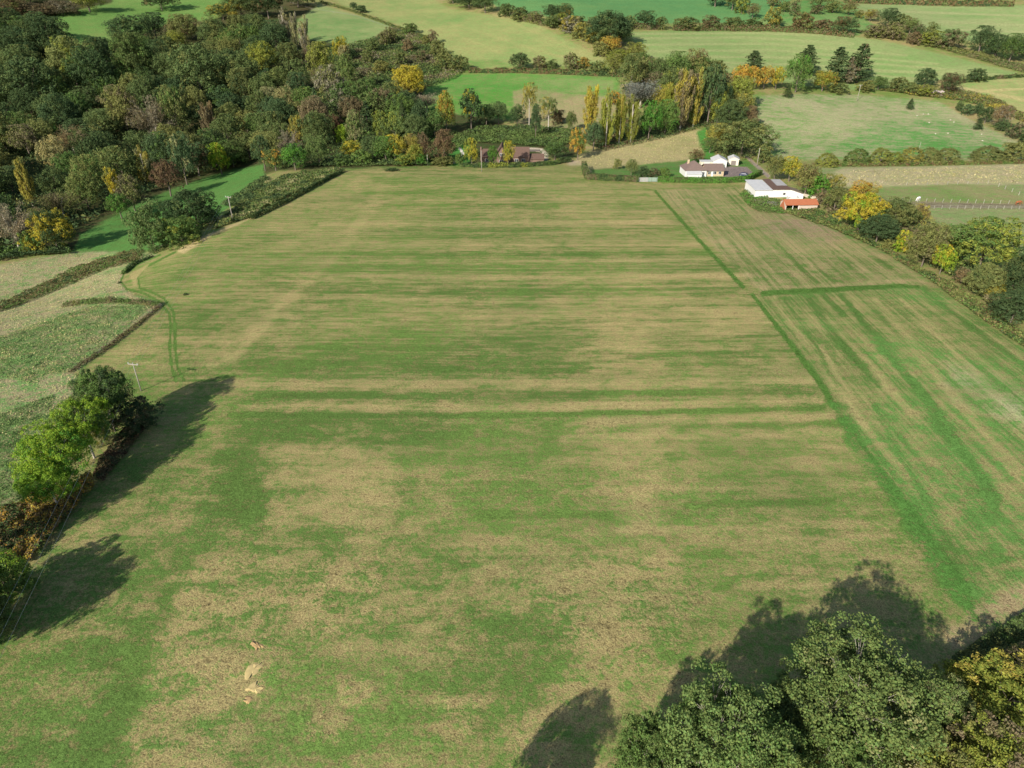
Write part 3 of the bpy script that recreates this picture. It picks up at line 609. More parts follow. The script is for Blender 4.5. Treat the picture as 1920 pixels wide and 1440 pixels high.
def tree(px, yt, yb, wpx, kind, col, label=None, accent=None, amt=0.0, group=None, **kw):
    if wpx > 56 and kind == 'round': kind = 'big'
    if wpx > 56 and kind == 'bush': kind = 'bigbush'
    x, y, z, t = G(px, yb); wd = wpx*t/F; dist = math.hypot(x, y); ux, uy = x/dist, y/dist
    x += ux*wd*.38; y += uy*wd*.38; q = project(x, y, float(hz(x, y))); z = float(hz(x, y)); d = float(q[2])
    dep = math.atan2(CAMZ-z, math.hypot(x, y)); hp = (yb-yt)*d/F
    h = max((hp-.45*wd*math.sin(dep))*(1.22 if 'bush' in kind else 1.1), wd*.4)
    return plant(x, y, wd, h, kind, col, label, accent, amt, group, px, (yt+yb)/2, **kw)

WOOD = 'trees of the valley woodland'; HR = 'trees of the hedgerow right of the mown meadow'
T = [  # px, ytop, ybottom, width, kind, colour, accent, amount
 # upper-left wood, characterful ones
 (115,266,332,56,'round','pale',None,0),(63,306,388,30,'poplar','gold','olive',.4),(28,318,368,48,'round','blue',None,0),(145,246,300,40,'twig','brown',None,0),(107,238,268,30,'round','bright',None,0),
 (400,203,268,34,'poplar','brown',None,0),(466,216,254,50,'round','olive',None,0),(417,276,330,36,'tall','lime','yellow',.3),(280,282,350,32,'poplar','gold','pale',.4),(218,318,372,28,'poplar','yellow','olive',.3),
 (312,258,322,62,'round','blue','mid',.3),(230,366,414,42,'round','mid','bright',.4),(38,388,470,60,'twig','grey',None,0),(122,365,415,62,'twig','brown','olive',.4),(112,402,478,72,'round','dark','yellow',.42),
 (66,440,478,40,'bush','yellow','mid',.5),(322,306,372,54,'round','maroon','rust',.4),(255,335,400,50,'tall','brown','olive',.5),(180,300,372,52,'round','mid','olive',.5),(170,330,400,60,'round','ash','olive',.5),
 (352,262,350,44,'tall','blue','pale',.25),(20,225,300,46,'tall','olive','oak',.5),(60,245,300,50,'round','brown','olive',.4),(20,370,440,50,'round','dark','mid',.4),(80,395,440,50,'round','olive','brown',.4),
 (245,180,262,66,'round','olive','brown',.4),(338,180,262,48,'tall','olive','mid',.4),(385,110,205,92,'round','oak','olive',.3),(185,115,200,80,'round','dark','mid',.3),(265,90,175,78,'round','oak','mid',.3),
 (75,135,225,105,'round','dark','oak',.3),(150,95,175,74,'round','olive','yg',.3),(105,55,120,84,'round','dark','oak',.3),(80,38,85,62,'round','dark',None,0),(50,105,165,70,'round','oak','olive',.3),
 (25,80,125,60,'round','dark',None,0),(250,45,95,70,'round','dark','oak',.3),(295,38,80,52,'round','dark',None,0),(350,42,85,60,'round','olive','rust',.3),(335,68,100,40,'round','yg','olive',.4),
 (410,50,100,60,'round','oak','olive',.4),(455,60,110,54,'round','mid','olive',.4),(460,120,185,66,'round','oak','olive',.3),(130,195,270,70,'round','dark','oak',.3),(300,200,275,60,'twig','grey','brown',.4),
 (170,255,320,56,'round','oak','brown',.3),(440,185,235,50,'round','dark',None,0),(375,278,335,56,'round','dark','maroon',.3),(15,285,330,36,'tall','olive',None,0),
 (440,270,318,60,'round','oak','mid',.4),(470,255,300,46,'round','oak','olive',.3),
 (420,16,42,60,'round','gold','oak',.5),(455,0,40,66,'round','oak','gold',.3),(505,-15,40,70,'round','dark','rust',.25),(560,-20,18,60,'round','dark',None,0),(470,38,60,60,'round','oak',None,0),
 (30,10,40,60,'bush','rust','olive',.4),(75,20,36,60,'bush','brown','rust',.4),(120,12,32,60,'bush','brown','grey',.4),(170,-10,26,55,'round','yg','olive',.4),(10,-10,20,60,'round','olive','mid',.3),(60,-15,12,60,'round','oak',None,0),(15,30,70,70,'round','dark',None,0),
 (305,-12,24,60,'round','dark','rust',.2),
 # middle belt
 (538,30,92,26,'poplar','pale','grey',.5),(558,38,96,20,'poplar','pale','grey',.5),(577,44,104,22,'poplar','pale','grey',.4),(603,96,152,50,'round','olive','yg',.5),(640,78,112,28,'tall','yellow','mid',.4),(648,92,120,26,'poplar','pale',None,0),
 (655,95,118,30,'round','dark',None,0),(768,137,190,64,'round','gold','yellow',.6),(625,140,215,56,'tall','grey','olive',.5),(655,118,180,34,'tall','ash',None,0),(675,140,165,36,'bush','maroon','brown',.5),
 (598,178,248,42,'conifer','blue',None,0),(517,192,244,44,'round','blue','dark',.4),(668,218,280,34,'tall','pale','ash',.5),(642,240,275,22,'tall','lime',None,0),(718,218,272,34,'tall','yg','ash',.5),(745,220,272,38,'round','ash','yg',.4),
 (628,222,262,34,'round','maroon',None,0),(742,260,306,42,'round','yellow','gold',.4),(660,268,302,40,'round','yellow','mid',.4),(772,258,300,26,'round','gold','rust',.4),(838,186,256,38,'tall','yg','orange',.45),(884,181,248,40,'tall','dark','yellow',.25),
 (833,252,310,38,'round','maroon','rust',.5),(798,256,310,24,'tall','maroon','brown',.5),(758,200,262,30,'conifer','blue',None,0),(790,200,262,34,'tall','dark','blue',.4),(800,184,216,42,'twig','grey',None,0),(815,215,262,40,'tall','mid','oak',.4),
 (780,275,312,30,'round','yg','gold',.4),(725,262,308,50,'round','mid','bright',.3),(790,290,312,26,'round','bright','mid',.4),(545,250,296,44,'twig','grey',None,0),(562,226,280,30,'tall','gold','olive',.4),(600,262,314,44,'round','ash','oak',.4),
 (555,275,322,46,'round','bright','dark',.4),(518,284,322,40,'tall','ash','orange',.35),(498,262,322,38,'tall','blue','oak',.4),(505,240,270,50,'round','oak','olive',.4),(605,222,270,46,'tall','oak','pale',.3),(570,175,205,44,'round','mid','yg',.4),
 (550,178,210,30,'round','oak',None,0),(560,200,240,50,'round','olive',None,0),(640,180,235,60,'tall','oak','grey',.4),(690,160,215,70,'round','mid','oak',.4),(700,185,235,56,'tall','oak','mid',.4),(735,165,215,50,'round','oak','olive',.4),(690,200,250,44,'conifer','dark',None,0),
 (500,95,150,60,'round','yg','oak',.4),(545,95,140,50,'round','olive','oak',.4),(520,55,105,52,'round','dark',None,0),(490,40,85,40,'tall','oak',None,0),(575,95,130,40,'twig','brown','maroon',.4),(530,140,190,60,'round','oak',None,0),(480,190,225,46,'round','dark',None,0),
 (700,262,305,40,'round','oak','dark',.4),(680,285,312,40,'bush','mid',None,0),(640,292,313,40,'bush','mid','dark',.4),(760,292,313,40,'bush','mid','yg',.4),(830,296,313,40,'bush','rust','olive',.4),(575,218,250,50,'round','oak','olive',.4),
 # scrub slope bushes
 (735,60,82,26,'bush','brown','rust',.4),(770,50,66,30,'bush','brown','mid',.4),(812,64,84,18,'bush','brown',None,0),(820,84,108,30,'bush','rust','olive',.5),(835,105,136,38,'bush','brown','rust',.5),(862,112,138,34,'bush','brown','olive',.4),(800,72,86,18,'bush','rust',None,0),
 (765,80,100,22,'bush','grey',None,0),(722,66,88,22,'bush','rust','grey',.4),(700,80,100,26,'bush','oak',None,0),(750,104,128,32,'bush','brown','olive',.4),(790,100,118,24,'bush','grey','brown',.4),(690,102,122,26,'bush','oak','olive',.4),(715,120,140,30,'bush','olive',None,0),
 (664,8,20,14,'round','dark',None,0),(678,14,25,22,'bush','dark',None,0),
 # middle: hedge and trees round the left house
 (975,108,138,40,'round','dark','rust',.3),(1012,112,132,28,'bush','rust','maroon',.5),(1035,118,132,24,'bush','brown',None,0),(1070,108,134,28,'bush','rust','maroon',.4),(1092,115,132,30,'bush','rust','orange',.4),(1120,122,142,34,'bush','olive','oak',.4),(1150,112,146,40,'round','olive','yg',.4),
 (992,172,242,28,'birch','gold','olive',.3),(1028,194,246,34,'birch','oak','gold',.3),(1046,212,236,26,'bush','maroon',None,0),(1004,206,262,22,'tall','dark',None,0),(970,204,240,30,'tall','dark','mid',.3),(935,200,236,38,'round','oak','dark',.4),(912,205,240,34,'round','dark',None,0),
 (1083,248,302,32,'tall','orange','mid',.5),(1112,236,286,38,'round','blue','dark',.3),(1040,272,304,46,'round','mid','dark',.4),(1070,215,250,20,'tall','oak',None,0),
 (1107,176,262,34,'poplar','gold','yellow',.4),(1135,182,280,30,'poplar','yg','olive',.4),(1160,190,274,26,'poplar','yg','gold',.4),(1182,192,270,28,'poplar','yg','olive',.4),(1215,202,266,38,'tall','bright','mid',.3),(1246,200,258,44,'round','mid','bright',.3),
 (1198,166,212,66,'twig','silver',None,0),(1150,178,200,30,'bush','orange','brown',.4),
 (885,266,314,26,'tall','yg','yellow',.4),(925,278,314,20,'tall','bright','mid',.4),(953,270,314,22,'tall','yellow','yg',.5),(863,290,312,22,'bush','mid',None,0),
 (1274,150,250,42,'poplar','brown','gold',.5),(1298,148,244,34,'poplar','gold','ash',.4),(1325,145,240,46,'tall','dark','oak',.4),(1345,160,225,40,'tall','blue','dark',.4),(1252,165,212,30,'poplar','yg','gold',.4),(1236,168,205,28,'tall','gold','yg',.4),(1312,118,160,50,'tall','mid','olive',.4),
 (1380,158,212,58,'round','yg','olive',.4),(1385,186,226,50,'round','olive','gold',.4),(1343,185,240,36,'tall','yg','oak',.4),(1365,200,250,62,'round','oak','blue',.4),(1402,208,246,32,'round','rust','brown',.4),
 (1388,234,302,104,'round','oak','olive',.5),(1342,240,285,50,'round','gold','oak',.4),(1330,262,290,36,'round','oak',None,0),(1430,278,308,32,'bush','rust','brown',.4),(1304,284,308,30,'round','rust','oak',.35),
 (1157,300,318,16,'bush','olive',None,0),(1183,302,330,24,'round','olive','oak',.4),(1205,314,334,26,'bush','dark',None,0),(1226,318,334,24,'bush','brown','dark',.4),(1245,316,334,20,'bush','mid',None,0),(1352,308,316,10,'bush','bright',None,0),
 (1264,112,166,50,'round','mid','oak',.4),(1300,106,158,44,'round','olive','rust',.3),(1205,118,165,46,'round','olive','brown',.4),(1180,118,180,46,'round','oak','olive',.4),(1230,145,178,44,'round','brown','oak',.4),(1200,108,140,40,'tall','mid','olive',.4),(1340,125,165,46,'bush','brown','rust',.4),(1355,148,175,40,'bush','rust','oak',.4),
 (1140,42,100,78,'round','dark','oak',.3),(1163,50,94,44,'round','dark','blue',.3),(1142,78,106,38,'round','orange','gold',.5),(1190,90,122,42,'round','olive','yg',.4),(1160,100,124,44,'round','yg','olive',.4),(1125,88,110,36,'bush','olive',None,0),
 # far hedgerows
 (1035,18,42,34,'round','dark',None,0),(1060,16,42,30,'round','dark','orange',.25),(1050,32,50,30,'bush','yg','olive',.4),(1068,42,66,44,'bush','grey','gold',.4),(1092,52,78,40,'bush','gold','olive',.5),(1035,38,56,34,'bush','brown',None,0),(1112,62,86,40,'bush','olive','gold',.4),
 (1208,30,58,44,'round','dark','oak',.3),(1238,38,56,26,'bush','brown','rust',.4),(1178,38,56,30,'bush','brown','olive',.4),(1085,36,50,30,'bush','brown',None,0),(1120,40,54,44,'bush','olive','brown',.4),
 (1285,40,58,48,'bush','brown','olive',.4),(1330,38,57,38,'bush','rust','oak',.4),(1372,40,57,44,'bush','brown','rust',.4),(1410,42,57,40,'bush','oak','brown',.4),(1448,25,56,36,'bush','gold','brown',.4),(1500,36,62,44,'bush','rust','olive',.4),(1540,44,60,40,'bush','brown',None,0),(1578,42,70,48,'round','rust','dark',.5),
 (975,22,42,40,'bush','brown','rust',.4),(1005,30,46,36,'bush','brown','olive',.4),(950,15,34,34,'bush','oak','brown',.4),(880,-4,20,60,'round','dark','oak',.4),(910,-4,28,40,'round','oak','dark',.4),(850,-12,10,50,'round','oak','olive',.4),
 (1340,-14,16,44,'round','dark',None,0),(1372,-6,22,34,'round','oak','olive',.4),(1390,4,28,28,'bush','yg','brown',.4),(1410,14,36,24,'round','olive','brown',.4),(1535,-12,20,44,'round','oak','rust',.3),(1560,8,26,30,'bush','brown','olive',.4),(1590,10,30,30,'round','olive','rust',.4),(1610,24,35,18,'bush','rust',None,0),(1630,24,42,26,'round','gold','brown',.4),
 (1450,-2,14,26,'bush','rust','grey',.4),(1470,8,24,22,'bush','brown',None,0),(1488,10,32,20,'bush','brown','grey',.4),(1530,14,28,26,'bush','brown','grey',.4),
 (1662,25,54,36,'round','dark','blue',.4),(1686,34,56,32,'bush','brown','rust',.4),(1704,42,66,30,'round','ash','brown',.4),(1718,52,72,28,'round','oak','brown',.4),(1745,50,70,22,'bush','rust','brown',.4),(1640,55,74,44,'bush','brown','olive',.4),(1672,54,78,40,'bush','grey','olive',.4),(1710,66,86,28,'bush','rust','maroon',.4),(1740,68,90,44,'bush','olive','yg',.4),(1778,66,96,50,'bush','brown','grey',.4),
 (1833,62,106,46,'round','dark','blue',.4),(1862,76,114,42,'round','dark','mid',.3),(1890,76,120,40,'round','mid','dark',.4),(1922,72,122,50,'round','dark','mid',.3),
 # conifers and trees above the pasture
 (1410,105,140,40,'cedar0','blue',None,0),(1385,132,174,38,'tall','orange','yg',.35),(1408,134,172,34,'tall','orange','gold',.5),(1431,133,170,32,'tall','gold','orange',.5),(1453,134,170,26,'tall','yellow','yg',.4),(1490,118,178,54,'tall','mid','bright',.3),(1508,98,146,46,'cedar0','dark',None,0),(1540,142,175,44,'round','yg','orange',.35),
 (1475,164,184,22,'conifer','dark',None,0),(1564,104,160,48,'cedar0','blue',None,0),(1604,100,162,54,'cedar0','dark','brown',.2),(1588,118,160,24,'cedar0','brown','grey',.4),(1645,150,172,30,'round','mid','oak',.4),(1680,152,174,36,'bush','olive','oak',.4),(1620,158,176,34,'bush','olive',None,0),(1570,160,178,40,'bush','brown','olive',.4),
 (1730,138,170,40,'tall','dark','oak',.3),(1775,147,182,40,'round','dark','maroon',.5),(1735,166,184,34,'bush','yg','olive',.4),(1705,160,178,30,'bush','brown','olive',.4),(1825,137,157,36,'bush','dark','oak',.3),(1705,188,206,18,'conifer','dark',None,0),
 (1797,194,210,14,'bush','dark',None,0),(1812,200,218,22,'bush','blue',None,0),(1832,198,216,18,'bush','dark',None,0),(1845,206,234,30,'round','dark','mid',.3),(1872,206,244,34,'round','rust','grey',.4),(1832,224,244,20,'conifer','dark',None,0),(1876,228,248,22,'bush','blue',None,0),(1900,236,262,34,'bush','brown','dark',.4),(1925,245,275,40,'bush','rust','dark',.4),
 (1548,289,314,44,'bush','yg','olive',.4),(1605,279,310,48,'bush','mid','olive',.4),(1648,280,310,42,'bush','olive','yg',.4),(1674,286,310,34,'bush','yg','olive',.4),(1705,279,309,50,'bush','olive','gold',.4),(1740,278,308,44,'bush','olive','rust',.4),(1772,280,307,48,'bush','olive','rust',.3),(1848,276,305,60,'bush','olive','rust',.3),(1896,272,304,54,'bush','olive','rust',.4),
 # hedgerow on the right of the mown meadow
 (1450,296,342,36,'round','olive','oak',.4),(1478,300,344,44,'round','yellow','yg',.5),(1507,315,372,44,'round','olive','rust',.4),(1526,333,374,44,'bush','bright',None,0),(1556,330,372,44,'round','olive','gold',.4),(1562,354,404,46,'round','olive','oak',.4),(1538,360,386,26,'bush','brown',None,0),
 (1612,345,385,50,'round','gold','orange',.5),(1606,366,440,74,'round','yellow','lime',.4),(1640,408,462,70,'round','dark','blue',.4),(1672,378,440,74,'round','oak','olive',.4),(1716,388,432,42,'round','gold','rust',.5),
 (1690,438,478,38,'bush','lime','yellow',.4),(1725,424,508,72,'round','olive','brown',.3),(1665,452,470,26,'bush','olive',None,0),(1760,462,518,38,'tall','lime','yellow',.4),(1772,446,480,28,'tall','yellow','yg',.4),(1828,415,520,124,'round','mid','yg',.45),(1788,440,490,50,'round','olive','mid',.5),
 (1836,500,562,66,'round','olive','oak',.3),(1858,526,562,32,'round','yellow',None,0),(1800,505,535,30,'bush','brown',None,0),(1898,474,572,76,'round','dark','olive',.2),(1890,545,616,86,'round','dark','blue',.4),(1935,520,620,90,'round','dark','oak',.3),
 # shrubs in the valley field
 (372,362,432,94,'bush','dark','oak',.3),(293,388,474,74,'bush','oak','mid',.3),(345,408,462,84,'bush','mid','yg',.3),(325,380,420,40,'bush','dark',None,0),
]
MARKS += [('the pale yellow-green wood tree',115,300),('the golden poplar at far left',63,345),('the lime wood-edge tree',417,303),('the yellow-flecked wood corner tree',112,440),
 ('the three pale poplars',558,65),('the golden tree by the green field',768,163),('the dark evergreen amid the belt',598,213),('the red-roofed house',960,290),('the row of tall poplars',1150,228),('the silvery bare tree',1198,188),
 ('the brown bungalow',1320,320),('the big oak behind the white sheds',1388,270),('the orange row of trees',1415,152),('the tall dark evergreens',1585,130),('the big dark hedgerow oak',1140,70),('the lone dark far-hedge oak',1208,44),
 ('the orange-roofed shed',1503,388),('the big yellow hedgerow tree',1606,402),('the largest spreading green tree',1828,468),('the white barn',1450,360),('the pasture hedge',1700,295),('the scrubby slope',770,95),('the three dark shrubs',340,420),
 ('the isolated top left tree',305,8),('the white horse',1722,372),('the far right dark trees',1870,95),('the small pink shed',1757,175),('the brown and red tree pair',815,282)]
for t_ in T:
    px, yt, yb, wp, k, c, ac, am = t_
    if k == 'bush' and px > 560 and yb < 315:
        mp = {'rust': 'olive', 'brown': 'oak', 'maroon': 'brown', 'grey': 'brown'}
        c = mp.get(c, c) if (px+yt) % 3 else c; ac = mp.get(ac, ac)
    if k == 'bush' and 275 < yt < 292 and px > 1540: k = 'dome'
    if px in (372, 293, 345, 325): k = 'bigbush'
    g = HR if (px > 1440 and yt > 295) else (WOOD if px < 720 and yb > 40 and yt < 340 else ('hedgerow bushes and trees on the far slopes' if yb < 130 else 'trees round the houses and lanes'))
    tree(px, yt, yb, wp, k, c, None, ac, am, g)

# fill the woodland between them
def inpoly(x, y, P):
    P = np.array(P, float); ins = np.zeros(len(x), bool)
    for i in range(len(P)):
        p, q = P[i], P[(i+1) % len(P)]
        c = ((p[1] > y) != (q[1] > y)); ins ^= c & (x < p[0]+(y-p[1])/((q[1]-p[1]) if q[1] != p[1] else 1e-9)*(q[0]-p[0]))
    return ins
def world_poly(pts, step=12):
    P = []
    for i in range(len(pts)):
        a, b = pts[i], pts[(i+1) % len(pts)]; n = max(1, int(math.hypot(b[0]-a[0], b[1]-a[1])/step))
        for k in range(n): P.append((a[0]+(b[0]-a[0])*k/n, a[1]+(b[1]-a[1])*k/n))
    P = np.array(P); x, y, z, t = ground(P[:, 0], P[:, 1]); return np.c_[x, y]
def scatter(pts, spacing, tries=4000, avoid=None, rad=None):
    W = world_poly(pts); lo, hi = W.min(0), W.max(0); out = []
    c = R.uniform(lo, hi, (tries, 2)); c = c[inpoly(c[:, 0], c[:, 1], W)]
    ex = np.array([[p[0].location.x, p[0].location.y] for p in PLACED]) if avoid else np.zeros((0, 2))
    for p in c:
        if len(ex) and np.min(np.hypot(*(ex-p).T)) < avoid: continue
        if out and np.min(np.hypot(*(np.array(out)-p).T)) < spacing: continue
        out.append(p)
    return out
woods = [
 ([(-50,472),(0,468),(60,466),(120,452),(200,402),(320,350),(400,322),(500,296),(520,240),(500,140),(480,72),(400,78),(330,92),(250,104),(150,125),(100,95),(60,65),(0,58),(-50,55)], 13.0, [('dark',.32),('oak',.38),('mid',.15),('olive',.15)]),
 ([(500,318),(640,312),(800,312),(840,300),(860,250),(800,228),(750,220),(680,190),(620,160),(500,150)], 13.0, [('oak',.3),('dark',.25),('mid',.2),('olive',.15),('brown',.05),('pale',.05)]),
 ([(1170,185),(1240,158),(1340,162),(1390,190),(1410,260),(1330,240),(1240,255),(1160,215)], 12.0, [('oak',.3),('olive',.3),('mid',.2),('brown',.1),('yg',.1)]),
]
NOTABLE = list(PLACED)
for pts, spc, mix in woods:
    names = [m[0] for m in mix]; pr = np.array([m[1] for m in mix]); pr /= pr.sum()
    for p in scatter(pts, spc, 6000, avoid=spc*.62):
        c = names[R.choice(len(names), p=pr)]; ac = names[R.randint(len(names))]
        wd = spc*R.uniform(1.0, 1.35); zz = float(hz(*p)); q = project(p[0], p[1], zz); tp = project(p[0], p[1], zz+wd*1.05); hw = wd*F/float(q[2])/2
        if any(abs(float(q[0])-P_[1]) < hw+6 and float(tp[1]) < P_[2]+2 and float(q[1]) > P_[2]+10 and abs(float(q[0])-P_[1]) < hw*.8 and P_[3] not in SHY for P_ in NOTABLE): continue
        plant(p[0], p[1], wd, wd*R.uniform(.85, 1.15), ['big', 'round', 'big', 'tall'][R.randint(4)], c, None, ac, R.uniform(.1, .4), WOOD)

# ------------------------------------------------------------------ near trees, placed in metres
def spot(px, py, zc):
    dx, dy, dz = rays(px, py); t = (CAMZ-zc)/-dz[0]; return float(dx[0]*t), float(dy[0]*t), float(t)
def near(px, py, zc, wpx, h, kind, col, label, accent=None, amt=0, rz=None, **kw):
    x, y, t = spot(px, py, zc); return plant(x, y, wpx*t/F, h, kind, col, label, accent, amt, None, px, py, rz=rz, **kw)
NEAR = [
 (1610,1312,9,270,14,'near0','ash','large soft green ash tree with pale twigs in the lower right corner','pale',.15),
 (1360,1390,8.5,225,13.5,'near1','ash','soft green ash tree left of the largest one at the bottom edge','mid',.3),
 (1215,1425,6,130,9.5,'near2','mid','small blue-green tree, leftmost at the bottom edge','ash',.4),
 (1560,1445,5,190,9.5,'near2','mid','darker green tree below the large ash at the bottom edge','ash',.4),
 (1480,1350,6,120,9.5,'near2','ash','dark hollow-backed tree wedged between the two large ashes','dark',.4),
 (1270,1480,6,160,9.5,'near0','ash','tree cut by the bottom edge under the left ash','mid',.4),
 (1450,1475,6,150,10.5,'near1','ash','green treetop cut by the bottom edge between two ashes','mid',.4),
 (1748,1325,4,120,7,'near2','ash','pale sprawling tree joined to the right side of the large ash','pale',.3),
 (1890,1312,4.5,200,7.5,'nearbush0','yg','broad yellow-green shrub in the bottom right corner','gold',.35),
 (1800,1275,3,75,4.5,'nearbush0','yg','small yellow shrub between the large ash and the corner shrub','yg',.5),
 (1945,1245,1.8,110,3,'nearbush0','olive','olive and brown shrub along the field edge at the right border','brown',.5),
 (1720,1430,5,150,8,'nearbush0','yg','yellowish shrub at the bottom edge below the large ash','olive',.5),
 (1850,1420,6,170,9,'nearbush0','yg','olive brown shrub low in the bottom right corner','brown',.4),
 (1500,1395,3,90,6,'nearbush0','pale','straggly yellow tree in the gap between the ashes','gold',.5),
 (108,862,5.5,135,10.5,'near0','lime','lime green broad tree, nearest the rough meadow on the left','bright',.3),
 (155,800,6,100,10.5,'near1','lime','lime green tree between its paler neighbour and the dark one','mid',.4),
 (195,748,6.5,92,11.5,'near2','mid','tall dark green tree behind the lime green ones by the pole','dark',.4),
 (95,915,3.5,95,7.5,'near2','lime','low lime green tree above the rusty bracken','bright',.3),
 (248,778,3,88,6,'nearbush0','dark','dark bush at the foot of the tall tree near the utility pole','brown',.4),
 (185,810,2.5,40,4.5,'nearbush0','pale','small pale bush under the limbs of the left trees','gold',.4),
 (2,1085,3,95,6.5,'nearbush0','mid','green tree cut by the left edge below the bracken','lime',.3),
 (-72,975,6.5,100,11,'near0','mid','tall tree just outside the left edge that throws the long shadow','dark',.3),
 (-150,1180,6,160,10.5,'near2','mid','broad tree outside the left edge, below the cut-off one','dark',.3),
 (-50,1160,3,120,7,'nearbush0','oak','lower tree outside the left edge','dark',.3),
 (890,1560,7.5,150,11,'near2','ash','tree below the bottom edge that throws the shadow at bottom centre','mid',.3),
]
for a in NEAR:
    near(a[0], a[1], a[2], a[3], a[4], a[5], a[6], a[7], a[8], a[9])

# ------------------------------------------------------------------ masses nobody could count: bramble, bracken, verge growth
def mass(name, pts, n, h, cols, size=.22, label=None, kind='stuff', lump=.5, seedn=0, cat=None, world=None, parent=None, mound=True):
    W = world if world is not None else world_poly(pts); lo, hi = W.min(0), W.max(0)
    area = (hi-lo).prod(); c = R.uniform(lo, hi, (int(n*3.0), 2)); c = c[inpoly(c[:, 0], c[:, 1], W)][:n]
    x, y = c[:, 0], c[:, 1]; nz = vnoise(x*lump, y*lump, seedn+31, 3); top = h*(.25+1.3*np.clip(nz-.15, 0, 1))
    z = hz(x, y)+top*R.uniform(.3, 1, len(x))**.5
    C = np.c_[x, y, z]; Nn = R.normal(0, .7, (len(x), 3)); Nn[:, 2] += 1.0
    gx = vnoise((x+.5)*lump, y*lump, seedn+31, 3)-vnoise((x-.5)*lump, y*lump, seedn+31, 3); gy = vnoise(x*lump, (y+.5)*lump, seedn+31, 3)-vnoise(x*lump, (y-.5)*lump, seedn+31, 3)
    Nn[:, 0] -= gx*h*1.6; Nn[:, 1] -= gy*h*1.6
    v = vnoise(x*lump*.6+3, y*lump*.6, seedn+77, 3)+R.normal(0, .09, len(x)); v = np.clip((v-.25)*2, 0, .999)
    cc = np.array([C_[q][0] if isinstance(q, str) else q for q in cols]); k = (v*len(cc)).astype(int); col = cc[k]*R.uniform(.6, 1.35, (len(x), 1))
    me = leaf_mesh(name, C, Nn, size*R.uniform(.5, 1.3, len(x)), .5, np.c_[col, np.ones(len(x))]); me.materials.append(MM)
    o = link(name, me, parent); tag(o, label, cat, None, kind); return o
mass('bramble_thicket', [(398,432),(425,405),(455,382),(500,345),(560,325),(640,318),(630,330),(560,362),(500,390),(470,408)], 26000, 1.5, ['dark','oak','olive','mid','oak','pale'], .34, lump=.35)
mass('bramble_thicket', [(415,388),(470,350),(498,332),(505,338),(480,362),(440,390)], 5000, 1.8, ['dark','oak','dark'], .32, lump=.4, seedn=4)
mass('bracken_bank', [(270,470),(225,478),(150,500),(60,545),(0,572),(-60,590),(-60,600),(20,580),(120,540),(200,505),(262,490)], 15000, 1.3, ['dark','olive','rust','oak','rust','mid'], .24, lump=.5, seedn=8)
mass('bracken_bank', [(-60,1010),(10,960),(90,925),(150,905),(175,895),(180,915),(120,985),(60,1055),(-30,1090),(-60,1090)], 24000, 1.6, ['dark','rust','mid','rust','orange','gold','rust'], .17, lump=.9, seedn=12)
mass('bracken_bank', [(175,895),(190,860),(240,800),(270,770),(285,790),(240,850),(195,905)], 9000, .8, ['maroon','brown','dark','rust'], .17, lump=.8, seedn=14)
mass('undergrowth', [(-60,460),(0,465),(60,470),(130,462),(135,478),(60,482),(0,492),(-60,495)], 7000, 2.2, ['blue','dark','mid'], .35, lump=.3, seedn=2)
mass('scrub_slope', [(560,90),(640,90),(700,72),(745,52),(800,70),(840,100),(870,135),(850,150),(800,165),(740,170),(640,130),(600,110)], 34000, 2.0, ['dark','mid','oak','ash','olive','grey','brown'], .5, lump=.16, seedn=5)
mass('scrub_slope', [(800,300),(840,262),(900,240),(1000,238),(1080,245),(1090,262),(1040,280),(960,272),(890,268),(850,285)], 17000, 1.8, ['dark','mid','oak','mid','ash'], .4, lump=.3, seedn=6)
mass('undergrowth', [(1468,398),(1530,392),(1580,420),(1640,455),(1700,490),(1780,530),(1870,590),(1930,640),(1930,660),(1840,600),(1740,525),(1650,470),(1560,430)], 24000, .9, ['mid','dark','olive','rust','mid','olive'], .28, lump=.5, seedn=9)
mass('undergrowth', [(1560,360),(1640,385),(1720,430),(1760,470),(1930,560),(1930,610),(1860,580),(1760,510),(1680,465),(1600,430),(1540,395)], 20000, 2.5, ['oak','dark','olive','brown'], .35, lump=.3, seedn=19)
mass('hedge_bottom', [(1640,170),(1740,184),(1800,190),(1860,205),(1930,235),(1930,222),(1860,185),(1800,172),(1700,168)], 14000, 2.2, ['olive','rust','mid','brown','gold'], .42, lump=.2, seedn=22)
mass('hedge_bottom', [(1590,62),(1640,66),(1720,82),(1800,104),(1860,122),(1930,140),(1930,128),(1860,110),(1780,88),(1700,66),(1640,56)], 14000, 2.6, ['olive','oak','brown','oak'], .5, lump=.16, seedn=23)
mass('undergrowth', [(1020,50),(1060,58),(1110,88),(1150,118),(1165,112),(1120,78),(1070,48),(1030,42)], 6000, 2.5, ['olive','brown','oak'], .5, lump=.2, seedn=29)
mass('undergrowth', [(1400,352),(1430,358),(1440,372),(1480,378),(1495,398),(1470,402),(1420,398),(1400,385),(1385,366)], 6000, .8, ['mid','ash','oak','bright'], .25, lump=.5, seedn=33)
mass('undergrowth', [(1780,1240),(1850,1195),(1960,1130),(2010,1150),(1930,1215),(1820,1270)], 20000, 1.2, ['mid','oak','dark','olive'], .13, lump=.9, seedn=34)
mass('undergrowth', [(1740,1330),(1800,1260),(1960,1190),(2060,1300),(2060,1560),(1600,1560),(1480,1500),(1560,1380)], 26000, 1.2, ['dark','oak','brown','olive','dark'], .16, lump=.7, seedn=35)
mass('woodland_undergrowth', [(1080,262),(1130,285),(1240,262),(1320,240),(1330,262),(1340,215),(1250,215),(1120,235)], 12000, 1.8, ['dark','oak','maroon'], .4, lump=.3, seedn=36)
